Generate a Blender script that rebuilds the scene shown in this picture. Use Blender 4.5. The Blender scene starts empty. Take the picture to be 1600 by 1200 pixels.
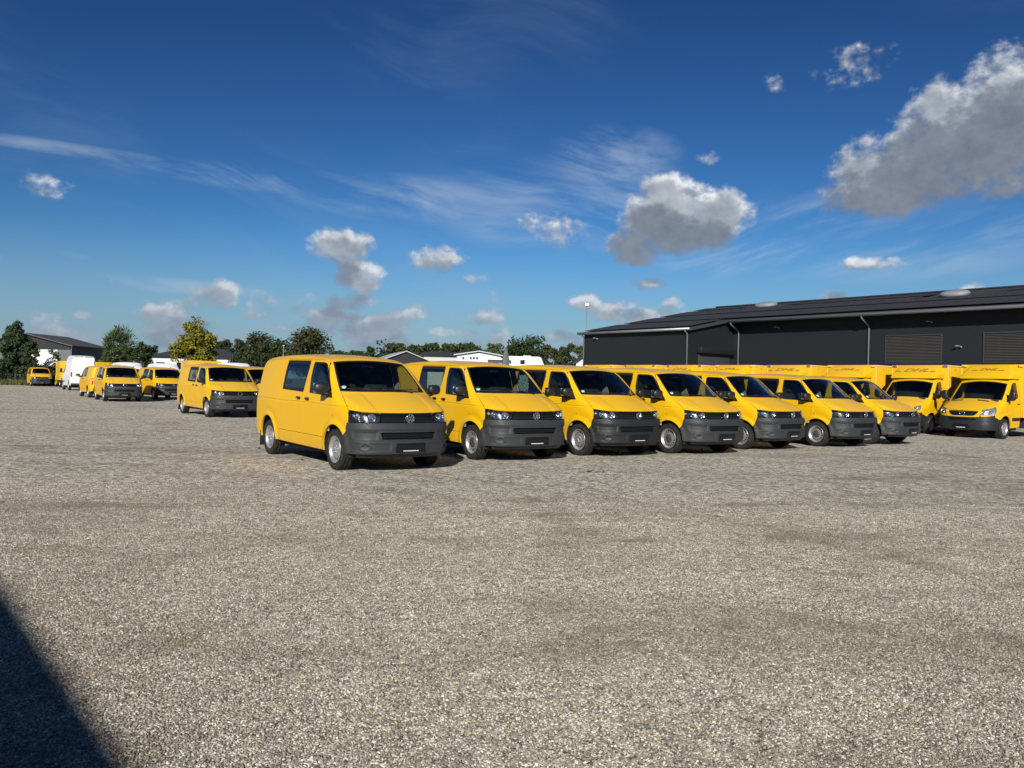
import bpy, bmesh, math, random
import numpy as np
from mathutils import Vector, Matrix
from mathutils.geometry import delaunay_2d_cdt

# ------------------------------------------------------------------ camera, sky, sun, exposure
scene = bpy.context.scene
COL = scene.collection
R = math.radians
F_PX, PITCH, ROLL, CAM_H = 1259.7, -0.00083, 0.02467, 1.486

def set_camera():
    cd = bpy.data.cameras.new('camera')
    cd.sensor_width = 36.0
    cd.lens = F_PX / 1600.0 * 36.0
    cd.clip_start, cd.clip_end = 0.05, 6000.0
    co = bpy.data.objects.new('camera', cd)
    COL.objects.link(co)
    fwd = Vector((0, math.cos(PITCH), math.sin(PITCH)))
    right = Vector((1, 0, 0))
    up = right.cross(fwd)
    xc = right * math.cos(ROLL) + up * math.sin(ROLL)
    yc = -right * math.sin(ROLL) + up * math.cos(ROLL)
    m = Matrix((xc, yc, -fwd)).transposed().to_4x4()
    m.translation = (0, 0, CAM_H)
    co.matrix_world = m
    scene.camera = co
set_camera()

SUN_ELEV = R(25.0)
SUN_AZ = R(187.0)          # clockwise from +Y: the sun stands behind the camera, slightly to its left
SUN_DIR = Vector((math.sin(SUN_AZ) * math.cos(SUN_ELEV), math.cos(SUN_AZ) * math.cos(SUN_ELEV), math.sin(SUN_ELEV)))
sl = bpy.data.lights.new('sun', 'SUN')
sl.energy = 5.0
sl.angle = R(0.53)
sl.color = (1.0, 0.955, 0.885)
so = bpy.data.objects.new('sun', sl)
COL.objects.link(so)
so.rotation_euler = SUN_DIR.to_track_quat('Z', 'Y').to_euler()
scene.view_settings.view_transform = 'Standard'
scene.view_settings.look = 'None'
scene.view_settings.exposure = 0.18
scene.view_settings.gamma = 1.0
scene.cycles.max_bounces = 7
scene.cycles.diffuse_bounces = 1
scene.cycles.glossy_bounces = 3
scene.cycles.transparent_max_bounces = 16
scene.cycles.use_denoising = True
scene.cycles.use_adaptive_sampling = True
scene.cycles.adaptive_threshold = 0.016

class NT:
    """small helper to write node graphs"""
    def __init__(s, tree):
        s.t = tree
    def new(s, typ, **kw):
        n = s.t.nodes.new(typ)
        for k, v in kw.items():
            setattr(n, k, v)
        return n
    def link(s, a, b):
        s.t.links.new(a, b)
    def put(s, sock, v):
        if isinstance(v, bpy.types.NodeSocket):
            s.t.links.new(v, sock)
        elif v is not None:
            sock.default_value = v
    def math(s, op, a, b=None, c=None, clamp=False):
        n = s.new('ShaderNodeMath', operation=op, use_clamp=clamp)
        s.put(n.inputs[0], a); s.put(n.inputs[1], b)
        if c is not None: s.put(n.inputs[2], c)
        return n.outputs[0]
    def vmath(s, op, a, b=None, scale=None):
        n = s.new('ShaderNodeVectorMath', operation=op)
        s.put(n.inputs[0], a)
        if b is not None: s.put(n.inputs[1], b)
        if scale is not None: s.put(n.inputs['Scale'], scale)
        return n.outputs['Value'] if op in ('LENGTH', 'DOT_PRODUCT', 'DISTANCE') else n.outputs[0]
    def noise(s, vec, scale, detail=4.0, rough=0.55, dist=0.0, lac=2.0, col=False, dim='3D'):
        n = s.new('ShaderNodeTexNoise', noise_dimensions=dim)
        s.put(n.inputs['Vector'], vec); s.put(n.inputs['Scale'], scale)
        n.inputs['Detail'].default_value = detail
        n.inputs['Roughness'].default_value = rough
        n.inputs['Lacunarity'].default_value = lac
        n.inputs['Distortion'].default_value = dist
        return n.outputs['Color'] if col else n.outputs['Fac']
    def smooth(s, v, a, b, lo=0.0, hi=1.0):
        n = s.new('ShaderNodeMapRange', interpolation_type='SMOOTHSTEP')
        s.put(n.inputs[0], v)
        for i, q in zip((1, 2, 3, 4), (a, b, lo, hi)):
            s.put(n.inputs[i], q)
        return n.outputs[0]
    def lin(s, v, a, b, lo=0.0, hi=1.0, clamp=True):
        n = s.new('ShaderNodeMapRange', clamp=clamp)
        s.put(n.inputs[0], v)
        for i, q in zip((1, 2, 3, 4), (a, b, lo, hi)):
            s.put(n.inputs[i], q)
        return n.outputs[0]
    def mix(s, f, a, b, blend='MIX'):
        n = s.new('ShaderNodeMix', data_type='RGBA', blend_type=blend)
        s.put(n.inputs[0], f)
        for i, q in ((6, a), (7, b)):
            if isinstance(q, (tuple, list)) and len(q) == 3: q = (*q, 1)
            s.put(n.inputs[i], q)
        return n.outputs[2]
    def comb(s, x, y, z):
        n = s.new('ShaderNodeCombineXYZ')
        s.put(n.inputs[0], x); s.put(n.inputs[1], y); s.put(n.inputs[2], z)
        return n.outputs[0]
    def sep(s, v):
        n = s.new('ShaderNodeSeparateXYZ'); s.put(n.inputs[0], v)
        return n.outputs
    def ramp(s, f, stops):
        n = s.new('ShaderNodeValToRGB')
        s.put(n.inputs[0], f)
        e = n.color_ramp.elements
        while len(e) < len(stops): e.new(0.5)
        for q, (p, c) in zip(e, stops):
            q.position = p; q.color = (*c, 1)
        return n.outputs[0]

# cumulus clouds as patches of sky: azimuth, elevation (degrees), half width, half height, weight
CLOUDS = [
    (24.06, 12.78, 3.68, 1.88, 1.20),
    (27.99, 16.42, 3.26, 2.74, 1.20),
    (30.70, 18.23, 2.45, 2.27, 1.20),
    (30.77, 15.35, 6.25, 3.58, 1.50),
    (25.89, 14.00, 5.26, 2.75, 1.40),
    (32.04, 17.49, 3.45, 2.94, 1.30),
    (35.84, 14.83, 4.76, 4.40, 1.40),
    (10.94, 11.46, 4.10, 2.63, 1.60),
    (13.54, 11.62, 2.97, 2.44, 1.40),
    (10.46, 13.38, 2.18, 1.68, 1.20),
    (8.34, 9.74, 2.43, 1.39, 1.10),
    (-12.11, 9.14, 2.37, 1.38, 1.30),
    (-10.96, 7.15, 2.03, 1.40, 1.30),
    (-13.61, 8.62, 1.30, 0.78, 0.80),
    (-19.99, 5.44, 1.62, 1.10, 1.10),
    (-23.68, 3.88, 2.01, 0.79, 1.00),
    (3.45, 11.16, 1.81, 1.65, 0.65),
    (-5.43, 8.59, 2.17, 1.06, 0.90),
    (-3.14, 7.37, 1.54, 0.45, 0.60),
    (-2.16, 4.57, 1.64, 0.68, 0.95),
    (-3.98, 4.84, 1.00, 0.40, 0.45),
    (-9.35, 4.12, 1.69, 0.76, 1.00),
    (9.51, 7.19, 1.41, 0.53, 0.70),
    (23.86, 8.37, 1.95, 0.45, 0.65),
    (4.94, 5.81, 1.44, 0.76, 1.00),
    (7.02, 5.12, 1.96, 0.89, 1.10),
    (11.17, 5.87, 0.96, 0.62, 1.00),
    (9.34, 5.20, 0.97, 0.40, 0.60),
    (21.51, 6.29, 1.02, 0.50, 0.80),
    (-31.01, 11.25, 1.77, 0.75, 0.42),
    (22.52, 20.57, 2.36, 1.10, 0.30),
    (17.75, 19.83, 0.90, 0.76, 0.22),
    (13.44, 15.59, 0.94, 0.45, 0.40),
    (3.68, 16.17, 0.81, 0.75, 0.15),
    (-16.49, 4.78, 2.54, 0.95, 0.55),
    (-28.27, 3.61, 0.78, 0.36, 0.55),
    (-21.73, 3.44, 2.39, 0.67, 0.60),
    (-14.77, 3.46, 2.58, 0.61, 0.60),
    (-11.80, 5.44, 3.08, 0.79, 0.60),
    (-5.08, 3.45, 3.62, 0.45, 0.50),
    (2.19, 3.41, 4.07, 0.45, 0.50),
    (1.30, 11.43, 1.00, 0.61, 0.30),
]
CIRRUS = [
    (-29.36, 13.59, 8.95, 0.48),
    (-17.94, 13.22, 11.24, 0.98),
    (-6.66, 12.59, 10.87, 1.88),
    (2.42, 12.32, 9.81, 3.63),
    (6.85, 15.54, 5.30, 2.48),
    (15.31, 9.24, 9.22, 2.12),
    (25.27, 8.92, 9.50, 2.08),
    (31.23, 9.93, 5.32, 1.69),
    (-30.59, 7.23, 3.13, 0.31),
    (-23.72, 5.82, 7.62, 0.58),
    (21.38, 11.74, 6.02, 1.62),
]


def make_world():
    w = bpy.data.worlds.new('World')
    scene.world = w
    w.use_nodes = True
    w.cycles.sampling_method = 'MANUAL'
    w.cycles.sample_map_resolution = 512
    t = w.node_tree
    t.nodes.clear()
    N = NT(t)
    sky = N.new('ShaderNodeTexSky', sky_type='NISHITA')
    sky.sun_disc = False
    sky.sun_elevation = SUN_ELEV
    sky.sun_rotation = SUN_AZ
    sky.altitude = 0
    sky.air_density = 1.0
    sky.dust_density = 0.3
    sky.ozone_density = 3.0
    # density of the clouds at (azimuth, elevation, 0) in degrees
    g = bpy.data.node_groups.new('cloud_density', 'ShaderNodeTree')
    g.interface.new_socket('Vector', in_out='INPUT', socket_type='NodeSocketVector')
    g.interface.new_socket('Density', in_out='OUTPUT', socket_type='NodeSocketFloat')
    G = NT(g)
    gi = G.new('NodeGroupInput'); go = G.new('NodeGroupOutput')
    v = gi.outputs[0]
    y = G.sep(v)[1]
    acc = None
    for (a, e, wa, we, wt) in CLOUDS:
        q = G.new('ShaderNodeVectorMath', operation='MULTIPLY_ADD')
        sw = math.sqrt(wt)
        G.put(q.inputs[0], v); q.inputs[1].default_value = (sw / wa, sw / we, 0); q.inputs[2].default_value = (-a * sw / wa, -e * sw / we, 0)
        m = G.math('SUBTRACT', wt, G.vmath('DOT_PRODUCT', q.outputs[0], q.outputs[0]))
        acc = m if acc is None else G.math('MAXIMUM', acc, m)
    # many small clouds low over the horizon, all the way round
    band = G.math('MULTIPLY', G.smooth(y, 0.6, 2.2), G.smooth(y, 4.0, 8.5, 1, 0))
    low = G.noise(G.vmath('MULTIPLY', v, (0.16, 0.36, 1)), 1.0, 1.0, 0.5, dim='2D')
    low = G.math('MULTIPLY', G.math('SUBTRACT', low, G.lin(band, 0, 1, 0.95, 0.455)), 4.5)
    low = G.math('MAXIMUM', low, -2.0)
    acc = G.math('MAXIMUM', G.math('MAXIMUM', acc, low), -2.0)
    n1 = G.noise(G.vmath('MULTIPLY', v, (0.42, 0.55, 1)), 1.0, 5.0, 0.58, dim='2D')
    n2 = G.noise(G.vmath('MULTIPLY', v, (1.3, 1.6, 1)), 1.0, 3.0, 0.55, 0.0, dim='2D')
    n = G.math('ADD', G.math('MULTIPLY', G.math('SUBTRACT', n1, 0.5), 2.0), G.math('MULTIPLY', G.math('SUBTRACT', n2, 0.5), 0.80))
    d = G.math('ADD', acc, n)
    G.put(go.inputs[0], G.smooth(d, -0.02, 0.90))
    geo = N.new('ShaderNodeTexCoord')
    dirv = N.vmath('NORMALIZE', geo.outputs['Generated'])
    dx, dy, dz = N.sep(dirv)
    az = N.math('MULTIPLY', N.math('ARCTAN2', dx, dy), 180 / math.pi)
    el = N.math('MULTIPLY', N.math('ARCSINE', dz), 180 / math.pi)
    p = N.comb(az, el, 0.0)
    def dens(off):
        n = N.new('ShaderNodeGroup'); n.node_tree = g
        N.put(n.inputs[0], N.vmath('ADD', p, off) if off else p)
        return n.outputs[0]
    d0 = dens(None)
    s1, s2 = dens((0.28, 0.55, 0)), dens((1.0, 2.1, 0))
    tau = N.math('ADD', N.math('MULTIPLY', s1, 0.75), N.math('MULTIPLY', s2, 1.15))
    lit = N.math('EXPONENT', N.math('MULTIPLY', tau, -1.0))
    lit = N.math('MULTIPLY', lit, N.lin(N.noise(N.vmath('MULTIPLY', p, (0.30, 0.36, 1)), 1.0, 3.0, 0.6, dim='2D'), 0.3, 0.7, 0.55, 1.15))
    lit = N.math('MULTIPLY', lit, N.lin(d0, 0, 1, 0.55, 1.0))
    fine = N.noise(N.vmath('MULTIPLY', p, (0.9, 1.2, 1)), 1.0, 4.0, 0.6, dim='2D')
    lit = N.math('ADD', lit, N.math('MULTIPLY', N.math('SUBTRACT', fine, 0.5), 0.22), clamp=True)
    cshade = N.ramp(lit, [(0.0, (0.125, 0.150, 0.195)), (0.20, (0.205, 0.235, 0.285)), (0.50, (0.40, 0.435, 0.485)), (1.0, (0.82, 0.845, 0.87))])
    cshade = N.mix(N.smooth(el, 1.0, 13.0, 0.68, 0.0), cshade, (0.225, 0.29, 0.38))
    # thin high streaks
    rot = N.new('ShaderNodeVectorRotate', rotation_type='Z_AXIS')
    N.put(rot.inputs['Vector'], p)
    N.put(rot.inputs['Angle'], N.smooth(az, 4.0, 18.0, R(10), R(-8)))
    warp = N.noise(N.vmath('MULTIPLY', p, (0.05, 0.05, 1)), 1.0, 1.0, 0.5, col=True, dim='2D')
    rv = N.vmath('ADD', rot.outputs[0], N.vmath('SCALE', N.vmath('SUBTRACT', warp, (0.5, 0.5, 0.5)), scale=8.0))
    c1 = N.noise(N.vmath('MULTIPLY', rv, (0.075, 0.42, 1)), 1.0, 5.0, 0.62, 0.0, dim='2D')
    c2 = N.noise(N.vmath('MULTIPLY', rv, (0.035, 0.09, 1)), 1.0, 1.0, 0.5, dim='2D')
    cm = N.math('MULTIPLY', N.smooth(c2, 0.40, 0.65), 0.12)
    for (a, e, wa, we) in CIRRUS:
        q = N.new('ShaderNodeVectorMath', operation='MULTIPLY_ADD')
        N.put(q.inputs[0], p); q.inputs[1].default_value = (1 / wa, 1 / we, 0); q.inputs[2].default_value = (-a / wa, -e / we, 0)
        m = N.math('SUBTRACT', 1.0, N.vmath('DOT_PRODUCT', q.outputs[0], q.outputs[0]))
        cm = N.math('MAXIMUM', cm, m)
    ci = N.math('MULTIPLY', N.smooth(c1, 0.36, 0.74), cm)
    ci = N.math('MULTIPLY', ci, N.smooth(el, 1.0, 5.0))
    # clean, dry air: the camera's contrast deepens the blue
    gm = N.new('ShaderNodeGamma'); gm.inputs[1].default_value = 1.75
    N.put(gm.inputs[0], N.mix(1.0, sky.outputs[0], (0.10, 0.10, 0.10), 'MULTIPLY'))
    base = N.mix(1.0, gm.outputs[0], (0.50, 0.73, 0.83), 'MULTIPLY')
    base = N.mix(N.smooth(el, 0.0, 11.0, 0.80, 0.0), base, (0.225, 0.300, 0.420))
    col = N.mix(N.math('MULTIPLY', ci, 0.46), base, (0.42, 0.50, 0.60))
    col = N.mix(N.math('MULTIPLY', d0, N.smooth(el, -0.5, 2.0, 0.0, 0.97)), col, cshade)
    bg = N.new('ShaderNodeBackground')
    N.put(bg.inputs[0], col); bg.inputs[1].default_value = 1.0
    out = N.new('ShaderNodeOutputWorld')
    N.link(bg.outputs[0], out.inputs[0])
make_world()

# ------------------------------------------------------------------ materials
MATS = {}
def principled(name, base, rough=0.5, metal=0.0, coat=0.0, spec=0.5, nodes=None, coat_rough=0.05):
    if name in MATS: return MATS[name]
    m = bpy.data.materials.new(name)
    m.use_nodes = True
    N = NT(m.node_tree)
    b = m.node_tree.nodes['Principled BSDF']
    b.inputs['Base Color'].default_value = (*base, 1)
    b.inputs['Roughness'].default_value = rough
    b.inputs['Metallic'].default_value = metal
    b.inputs['Specular IOR Level'].default_value = spec
    b.inputs['Coat Weight'].default_value = coat
    b.inputs['Coat Roughness'].default_value = coat_rough
    if nodes: nodes(N, b)
    MATS[name] = m
    return m

def varied(name, base, rough, amt=0.25, scale=3.0, bump=0.0, bscale=40.0, dark=None, **kw):
    """a surface whose colour and gloss wander a little, with fine relief"""
    def f(N, b):
        tc = N.new('ShaderNodeTexCoord').outputs['Object']
        n = N.noise(tc, scale, 6.0, 0.6)
        lo = tuple(c * (1 - amt) for c in base) if dark is None else dark
        hi = tuple(min(1, c * (1 + amt)) for c in base)
        N.put(b.inputs['Base Color'], N.mix(n, lo, hi))
        N.put(b.inputs['Roughness'], N.lin(N.noise(tc, scale * 4, 4.0), 0.3, 0.7, rough * 0.85, min(1, rough * 1.2)))
        if bump:
            bp = N.new('ShaderNodeBump'); bp.inputs['Strength'].default_value = bump
            bp.inputs['Distance'].default_value = 0.01
            N.put(bp.inputs['Height'], N.noise(tc, bscale, 3.0))
            N.put(b.inputs['Normal'], bp.outputs[0])
    return principled(name, base, rough, nodes=f, **kw)

def paint(name, base, dust=0.10):
    """car paint with a light veil of dust and, lower down, road grime"""
    def f(N, b):
        tc = N.new('ShaderNodeTexCoord').outputs['Object']
        oi = N.new('ShaderNodeObjectInfo').outputs['Random']
        p = N.vmath('ADD', tc, N.comb(N.math('MULTIPLY', oi, 31.0), 0.0, 0.0))
        n = N.noise(p, 2.2, 6.0, 0.65)
        wn = N.new('ShaderNodeTexWhiteNoise', noise_dimensions='3D')     # one value for each vehicle
        N.put(wn.inputs['Vector'], N.new('ShaderNodeObjectInfo').outputs['Location'])
        own = wn.outputs['Value']
        z = N.sep(tc)[2]
        gr = N.math('MULTIPLY', N.smooth(z, 0.60, 0.28), N.smooth(N.noise(p, 5.0, 6.0, 0.65), 0.32, 0.72))
        up = N.smooth(N.sep(N.new('ShaderNodeNewGeometry').outputs['Normal'])[2], 0.55, 0.95)
        c = N.mix(N.math('MULTIPLY', n, dust), base, (0.45, 0.40, 0.32))
        c = N.mix(N.math('MULTIPLY', own, 0.35), c, tuple(q * 0.88 for q in base))
        c = N.mix(N.math('MULTIPLY', up, N.lin(own, 0, 1, 0.02, 0.09)), c, (0.50, 0.46, 0.38))
        c = N.mix(N.math('MULTIPLY', gr, N.lin(own, 0, 1, 0.18, 0.45)), c, (0.20, 0.175, 0.14))
        N.put(b.inputs['Base Color'], c)
        N.put(b.inputs['Roughness'], N.lin(n, 0.3, 0.7, 0.30, 0.44))
        N.put(b.inputs['Coat Roughness'], N.lin(n, 0.3, 0.7, 0.03, 0.10))
    return principled(name, base, 0.35, coat=0.25, nodes=f, spec=0.15)

def glass(name, tint, refl=1.0, rough=0.0):
    if name in MATS: return MATS[name]
    m = bpy.data.materials.new(name)
    m.use_nodes = True
    t = m.node_tree; t.nodes.clear()
    N = NT(t)
    tr = N.new('ShaderNodeBsdfTransparent'); tr.inputs[0].default_value = (*tint, 1)
    gl = N.new('ShaderNodeBsdfGlossy'); gl.inputs['Roughness'].default_value = rough
    gl.inputs[0].default_value = (0.95, 0.97, 1.0, 1)
    ge = N.new('ShaderNodeNewGeometry')            # Fresnel of a thin pane, the same from both faces
    cs = N.math('ABSOLUTE', N.vmath('DOT_PRODUCT', ge.outputs['Incoming'], ge.outputs['Normal']))
    fr = N.math('MULTIPLY_ADD', N.math('POWER', N.math('SUBTRACT', 1.0, cs, clamp=True), 5.0), 0.92, 0.08)
    mx = N.new('ShaderNodeMixShader')
    N.put(mx.inputs[0], N.math('MULTIPLY', fr, refl, clamp=True))
    N.link(tr.outputs[0], mx.inputs[1]); N.link(gl.outputs[0], mx.inputs[2])
    o = N.new('ShaderNodeOutputMaterial'); N.link(mx.outputs[0], o.inputs[0])
    MATS[name] = m
    return m

YEL = (0.735, 0.412, 0.001)
M_YEL = paint('yellow_paint', YEL, 0.04)
M_YELBOX = paint('yellow_box_panel', (0.74, 0.412, 0.005), 0.06)
M_WHITE = paint('white_paint', (0.80, 0.80, 0.80), 0.12)
M_BUMP = varied('grey_bumper_plastic', (0.027, 0.0295, 0.0315), 0.58, 0.22, 7.0, 0.15, 900.0)
M_BUMPD = varied('black_bumper_plastic', (0.013, 0.014, 0.0155), 0.55, 0.22, 7.0, 0.15, 900.0)
M_BLK = varied('black_plastic', (0.014, 0.014, 0.015), 0.42, 0.2, 9.0)
M_GLOSS = principled('gloss_black', (0.008, 0.008, 0.009), 0.15, coat=0.5)
M_SEAL = principled('rubber_seal', (0.008, 0.008, 0.008), 0.6)
M_LINER = varied('wheel_house_liner', (0.012, 0.012, 0.012), 0.9, 0.2, 8.0)
M_TRIM = varied('interior_trim', (0.36, 0.37, 0.37), 0.85, 0.1, 8.0)
M_DASH = varied('dashboard_plastic', (0.022, 0.023, 0.025), 0.75, 0.15, 12.0)
M_SEAT = varied('seat_fabric', (0.03, 0.031, 0.034), 0.95, 0.25, 60.0)
M_CHROME = principled('chrome', (0.78, 0.79, 0.80), 0.10, 1.0)
M_REFL = principled('lamp_reflector', (0.86, 0.87, 0.88), 0.18, 1.0)
M_LAMPH2 = principled('bright_lamp_housing', (0.50, 0.51, 0.52), 0.25, 0.7)
M_LAMPH = principled('lamp_housing', (0.10, 0.10, 0.105), 0.22, 0.8)
def _tyre(N, b):
    tc = N.new('ShaderNodeTexCoord').outputs['Object']
    n = N.noise(tc, 9.0, 5.0, 0.6)
    N.put(b.inputs['Base Color'], N.mix(N.smooth(n, 0.4, 0.75), (0.008, 0.008, 0.008), (0.036, 0.033, 0.029)))
M_TYRE = principled('tyre_rubber', (0.02, 0.02, 0.02), 0.85, nodes=_tyre)
M_RIM = varied('silver_wheel_paint', (0.52, 0.52, 0.53), 0.34, 0.18, 9.0, metal=0.75)
M_HUBD = varied('dark_hub_cap', (0.05, 0.05, 0.052), 0.5, 0.2, 12.0)
M_WS = glass('windscreen_glass', (0.56, 0.63, 0.60), 1.0)
M_SIDEG = glass('side_window_glass', (0.50, 0.58, 0.56), 1.0)
M_LENS = glass('lamp_lens', (0.93, 0.94, 0.95), 0.9)
M_RED = principled('red_lamp', (0.42, 0.012, 0.01), 0.15, coat=0.6)
M_AMB = principled('amber_lamp', (0.75, 0.22, 0.01), 0.2, coat=0.5)
M_PLATE = principled('black_plate', (0.006, 0.006, 0.006), 0.30)
M_WSTRIP = principled('white_print', (0.75, 0.75, 0.73), 0.6)
M_GREEN = principled('green_print', (0.03, 0.30, 0.22), 0.5)
M_PAPER = principled('white_paper', (0.72, 0.73, 0.72), 0.8)
M_PIPE = varied('grey_zinc_pipe', (0.20, 0.205, 0.21), 0.5, 0.15, 5.0, metal=0.4)
M_STEEL = varied('galvanised_steel', (0.33, 0.34, 0.35), 0.45, 0.15, 5.0, metal=0.6)

# ------------------------------------------------------------------ object helpers
def link(o, parent=None, loc=None):
    COL.objects.link(o)
    if parent is not None: o.parent = parent
    if loc is not None: o.location = loc
    return o
def empty(name, loc=(0, 0, 0), rz=0.0):
    o = bpy.data.objects.new(name, None)
    o.empty_display_size = 0.2
    COL.objects.link(o)
    o.location = loc
    o.rotation_euler = (0, 0, rz)
    return o
def tag(o, label, cat, group=None):
    o['label'] = label; o['category'] = cat
    if group: o['group'] = group
    return o
def struct(o):
    o['kind'] = 'structure'
    return o
def copy_tree(o, parent=None, swap=None):
    c = o.copy(); COL.objects.link(c); c.parent = parent
    if swap and o.type == 'MESH' and o.data.materials and o.data.materials[0] and o.data.materials[0].name in swap:
        c.material_slots[0].link = 'OBJECT'
        c.material_slots[0].material = swap[o.data.materials[0].name]
    for ch in list(o.children):
        copy_tree(ch, c, swap)
    return c

class MB:
    """collects boxes, tubes, lathes ... and links them as ONE mesh object"""
    def __init__(s):
        s.v, s.f, s.sm = [], [], []
    def add(s, verts, faces, smooth=False):
        b = len(s.v)
        s.v += [tuple(p) for p in verts]
        s.f += [tuple(i + b for i in f) for f in faces]
        s.sm += [smooth] * len(faces)
        return s
    def box(s, c, d, bev=0.0, rz=0.0, rot=None):
        x, y, z = (q / 2 for q in d)
        if bev <= 0:
            P = [(-x, -y, -z), (x, -y, -z), (x, y, -z), (-x, y, -z), (-x, -y, z), (x, -y, z), (x, y, z), (-x, y, z)]
            Fc = [(0, 3, 2, 1), (4, 5, 6, 7), (0, 1, 5, 4), (1, 2, 6, 5), (2, 3, 7, 6), (3, 0, 4, 7)]
        else:
            bm = bmesh.new()
            bmesh.ops.create_cube(bm, size=1)
            for q in bm.verts: q.co = Vector((q.co.x * d[0], q.co.y * d[1], q.co.z * d[2]))
            bmesh.ops.bevel(bm, geom=list(bm.edges), offset=min(bev, min(d) * 0.49), segments=2, profile=0.5, affect='EDGES')
            bm.verts.index_update()
            P = [tuple(q.co) for q in bm.verts]
            Fc = [tuple(q.index for q in f.verts) for f in bm.faces]
            bm.free()
        m = Matrix.Rotation(rz, 3, 'Z') if rot is None else rot
        P = [tuple(m @ Vector(p) + Vector(c)) for p in P]
        return s.add(P, Fc, bev > 0)
    def tube(s, pts, r, n=8, cap=True):
        pts = [Vector(p) for p in pts]
        rr = r if isinstance(r, (list, tuple)) else [r] * len(pts)
        ref = None; P = []
        for i, p in enumerate(pts):
            d = (pts[min(i + 1, len(pts) - 1)] - pts[max(i - 1, 0)]).normalized()
            if ref is None or abs(ref.dot(d)) > 0.95:
                ref = Vector((0, 0, 1)) if abs(d.z) < 0.9 else Vector((1, 0, 0))
            a = d.cross(ref).normalized(); b = a.cross(d).normalized(); ref = b
            for k in range(n):
                t = 2 * math.pi * k / n
                P.append(p + (a * math.cos(t) + b * math.sin(t)) * rr[i])
        Fc = []
        for i in range(len(pts) - 1):
            for k in range(n):
                k2 = (k + 1) % n
                Fc.append((i * n + k, i * n + k2, (i + 1) * n + k2, (i + 1) * n + k))
        if cap:
            Fc.append(tuple(range(n))[::-1]); Fc.append(tuple((len(pts) - 1) * n + k for k in range(n)))
        return s.add(P, Fc, True)
    def lathe(s, prof, n=48, axis='y', skip=None, c=(0, 0, 0)):
        P, Fc = [], []
        for (r, h) in prof:
            for k in range(n):
                t = 2 * math.pi * k / n
                a, b = r * math.cos(t), r * math.sin(t)
                q = (a, h, b) if axis == 'y' else ((a, b, h) if axis == 'z' else (h, a, b))
                P.append((q[0] + c[0], q[1] + c[1], q[2] + c[2]))
        for i in range(len(prof) - 1):
            for k in range(n):
                if skip and skip(i, k): continue
                k2 = (k + 1) % n
                Fc.append((i * n + k, i * n + k2, (i + 1) * n + k2, (i + 1) * n + k))
        return s.add(P, Fc, True)
    def prism(s, poly, d):
        """closed prism: 3D outline poly pushed by vector d"""
        n = len(poly); d = Vector(d)
        P = [Vector(p) for p in poly] + [Vector(p) + d for p in poly]
        Fc = [tuple(range(n))[::-1], tuple(range(n, 2 * n))] + [(i, (i + 1) % n, n + (i + 1) % n, n + i) for i in range(n)]
        return s.add(P, Fc)
    def mirror_y(s):
        m = MB(); m.v = [(x, -y, z) for x, y, z in s.v]; m.f = [f[::-1] for f in s.f]; m.sm = list(s.sm)
        return m
    def mesh(s, name, mat):
        me = bpy.data.meshes.new(name)
        me.from_pydata(s.v, [], s.f)
        me.polygons.foreach_set('use_smooth', s.sm)
        if mat: me.materials.append(mat)
        me.update()
        return me
    def build(s, name, mat, parent=None, loc=None):
        return link(bpy.data.objects.new(name, s.mesh(name, mat)), parent, loc)
def fix_normals(o):
    bm = bmesh.new(); bm.from_mesh(o.data)
    bmesh.ops.recalc_face_normals(bm, faces=bm.faces)
    bm.to_mesh(o.data); bm.free()
    return o

# ------------------------------------------------------------------ curved bodywork
class Curve1:
    """monotone cubic through knots, vectorised"""
    def __init__(s, pts):
        p = sorted(pts)
        s.x = np.array([q[0] for q in p], float); s.y = np.array([q[1] for q in p], float)
        h = np.diff(s.x); d = np.diff(s.y) / h
        m = np.zeros(len(p)); m[0], m[-1] = d[0], d[-1]
        for i in range(1, len(p) - 1):
            if d[i - 1] * d[i] > 0:
                w1, w2 = 2 * h[i] + h[i - 1], h[i] + 2 * h[i - 1]
                m[i] = (w1 + w2) / (w1 / d[i - 1] + w2 / d[i])
        s.m = m
    def __call__(s, t):
        t = np.asarray(t, float)
        i = np.clip(np.searchsorted(s.x, t) - 1, 0, len(s.x) - 2)
        h = s.x[i + 1] - s.x[i]; u = (t - s.x[i]) / h
        uc = np.clip(u, 0, 1)
        r = ((1 + 2 * uc) * (1 - uc) ** 2 * s.y[i] + uc * (1 - uc) ** 2 * h * s.m[i]
             + uc * uc * (3 - 2 * uc) * s.y[i + 1] + uc * uc * (uc - 1) * h * s.m[i + 1])
        return r + np.where(u < 0, u * h * s.m[i], 0) + np.where(u > 1, (u - 1) * h * s.m[i + 1], 0)
def smax(a, b, k):
    h = np.maximum(k - np.abs(a - b), 0)
    return np.maximum(a, b) + h * h / (4 * k)
def sstep(a, b, x):
    t = np.clip((x - a) / (b - a), 0, 1)
    return t * t * (3 - 2 * t)

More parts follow.
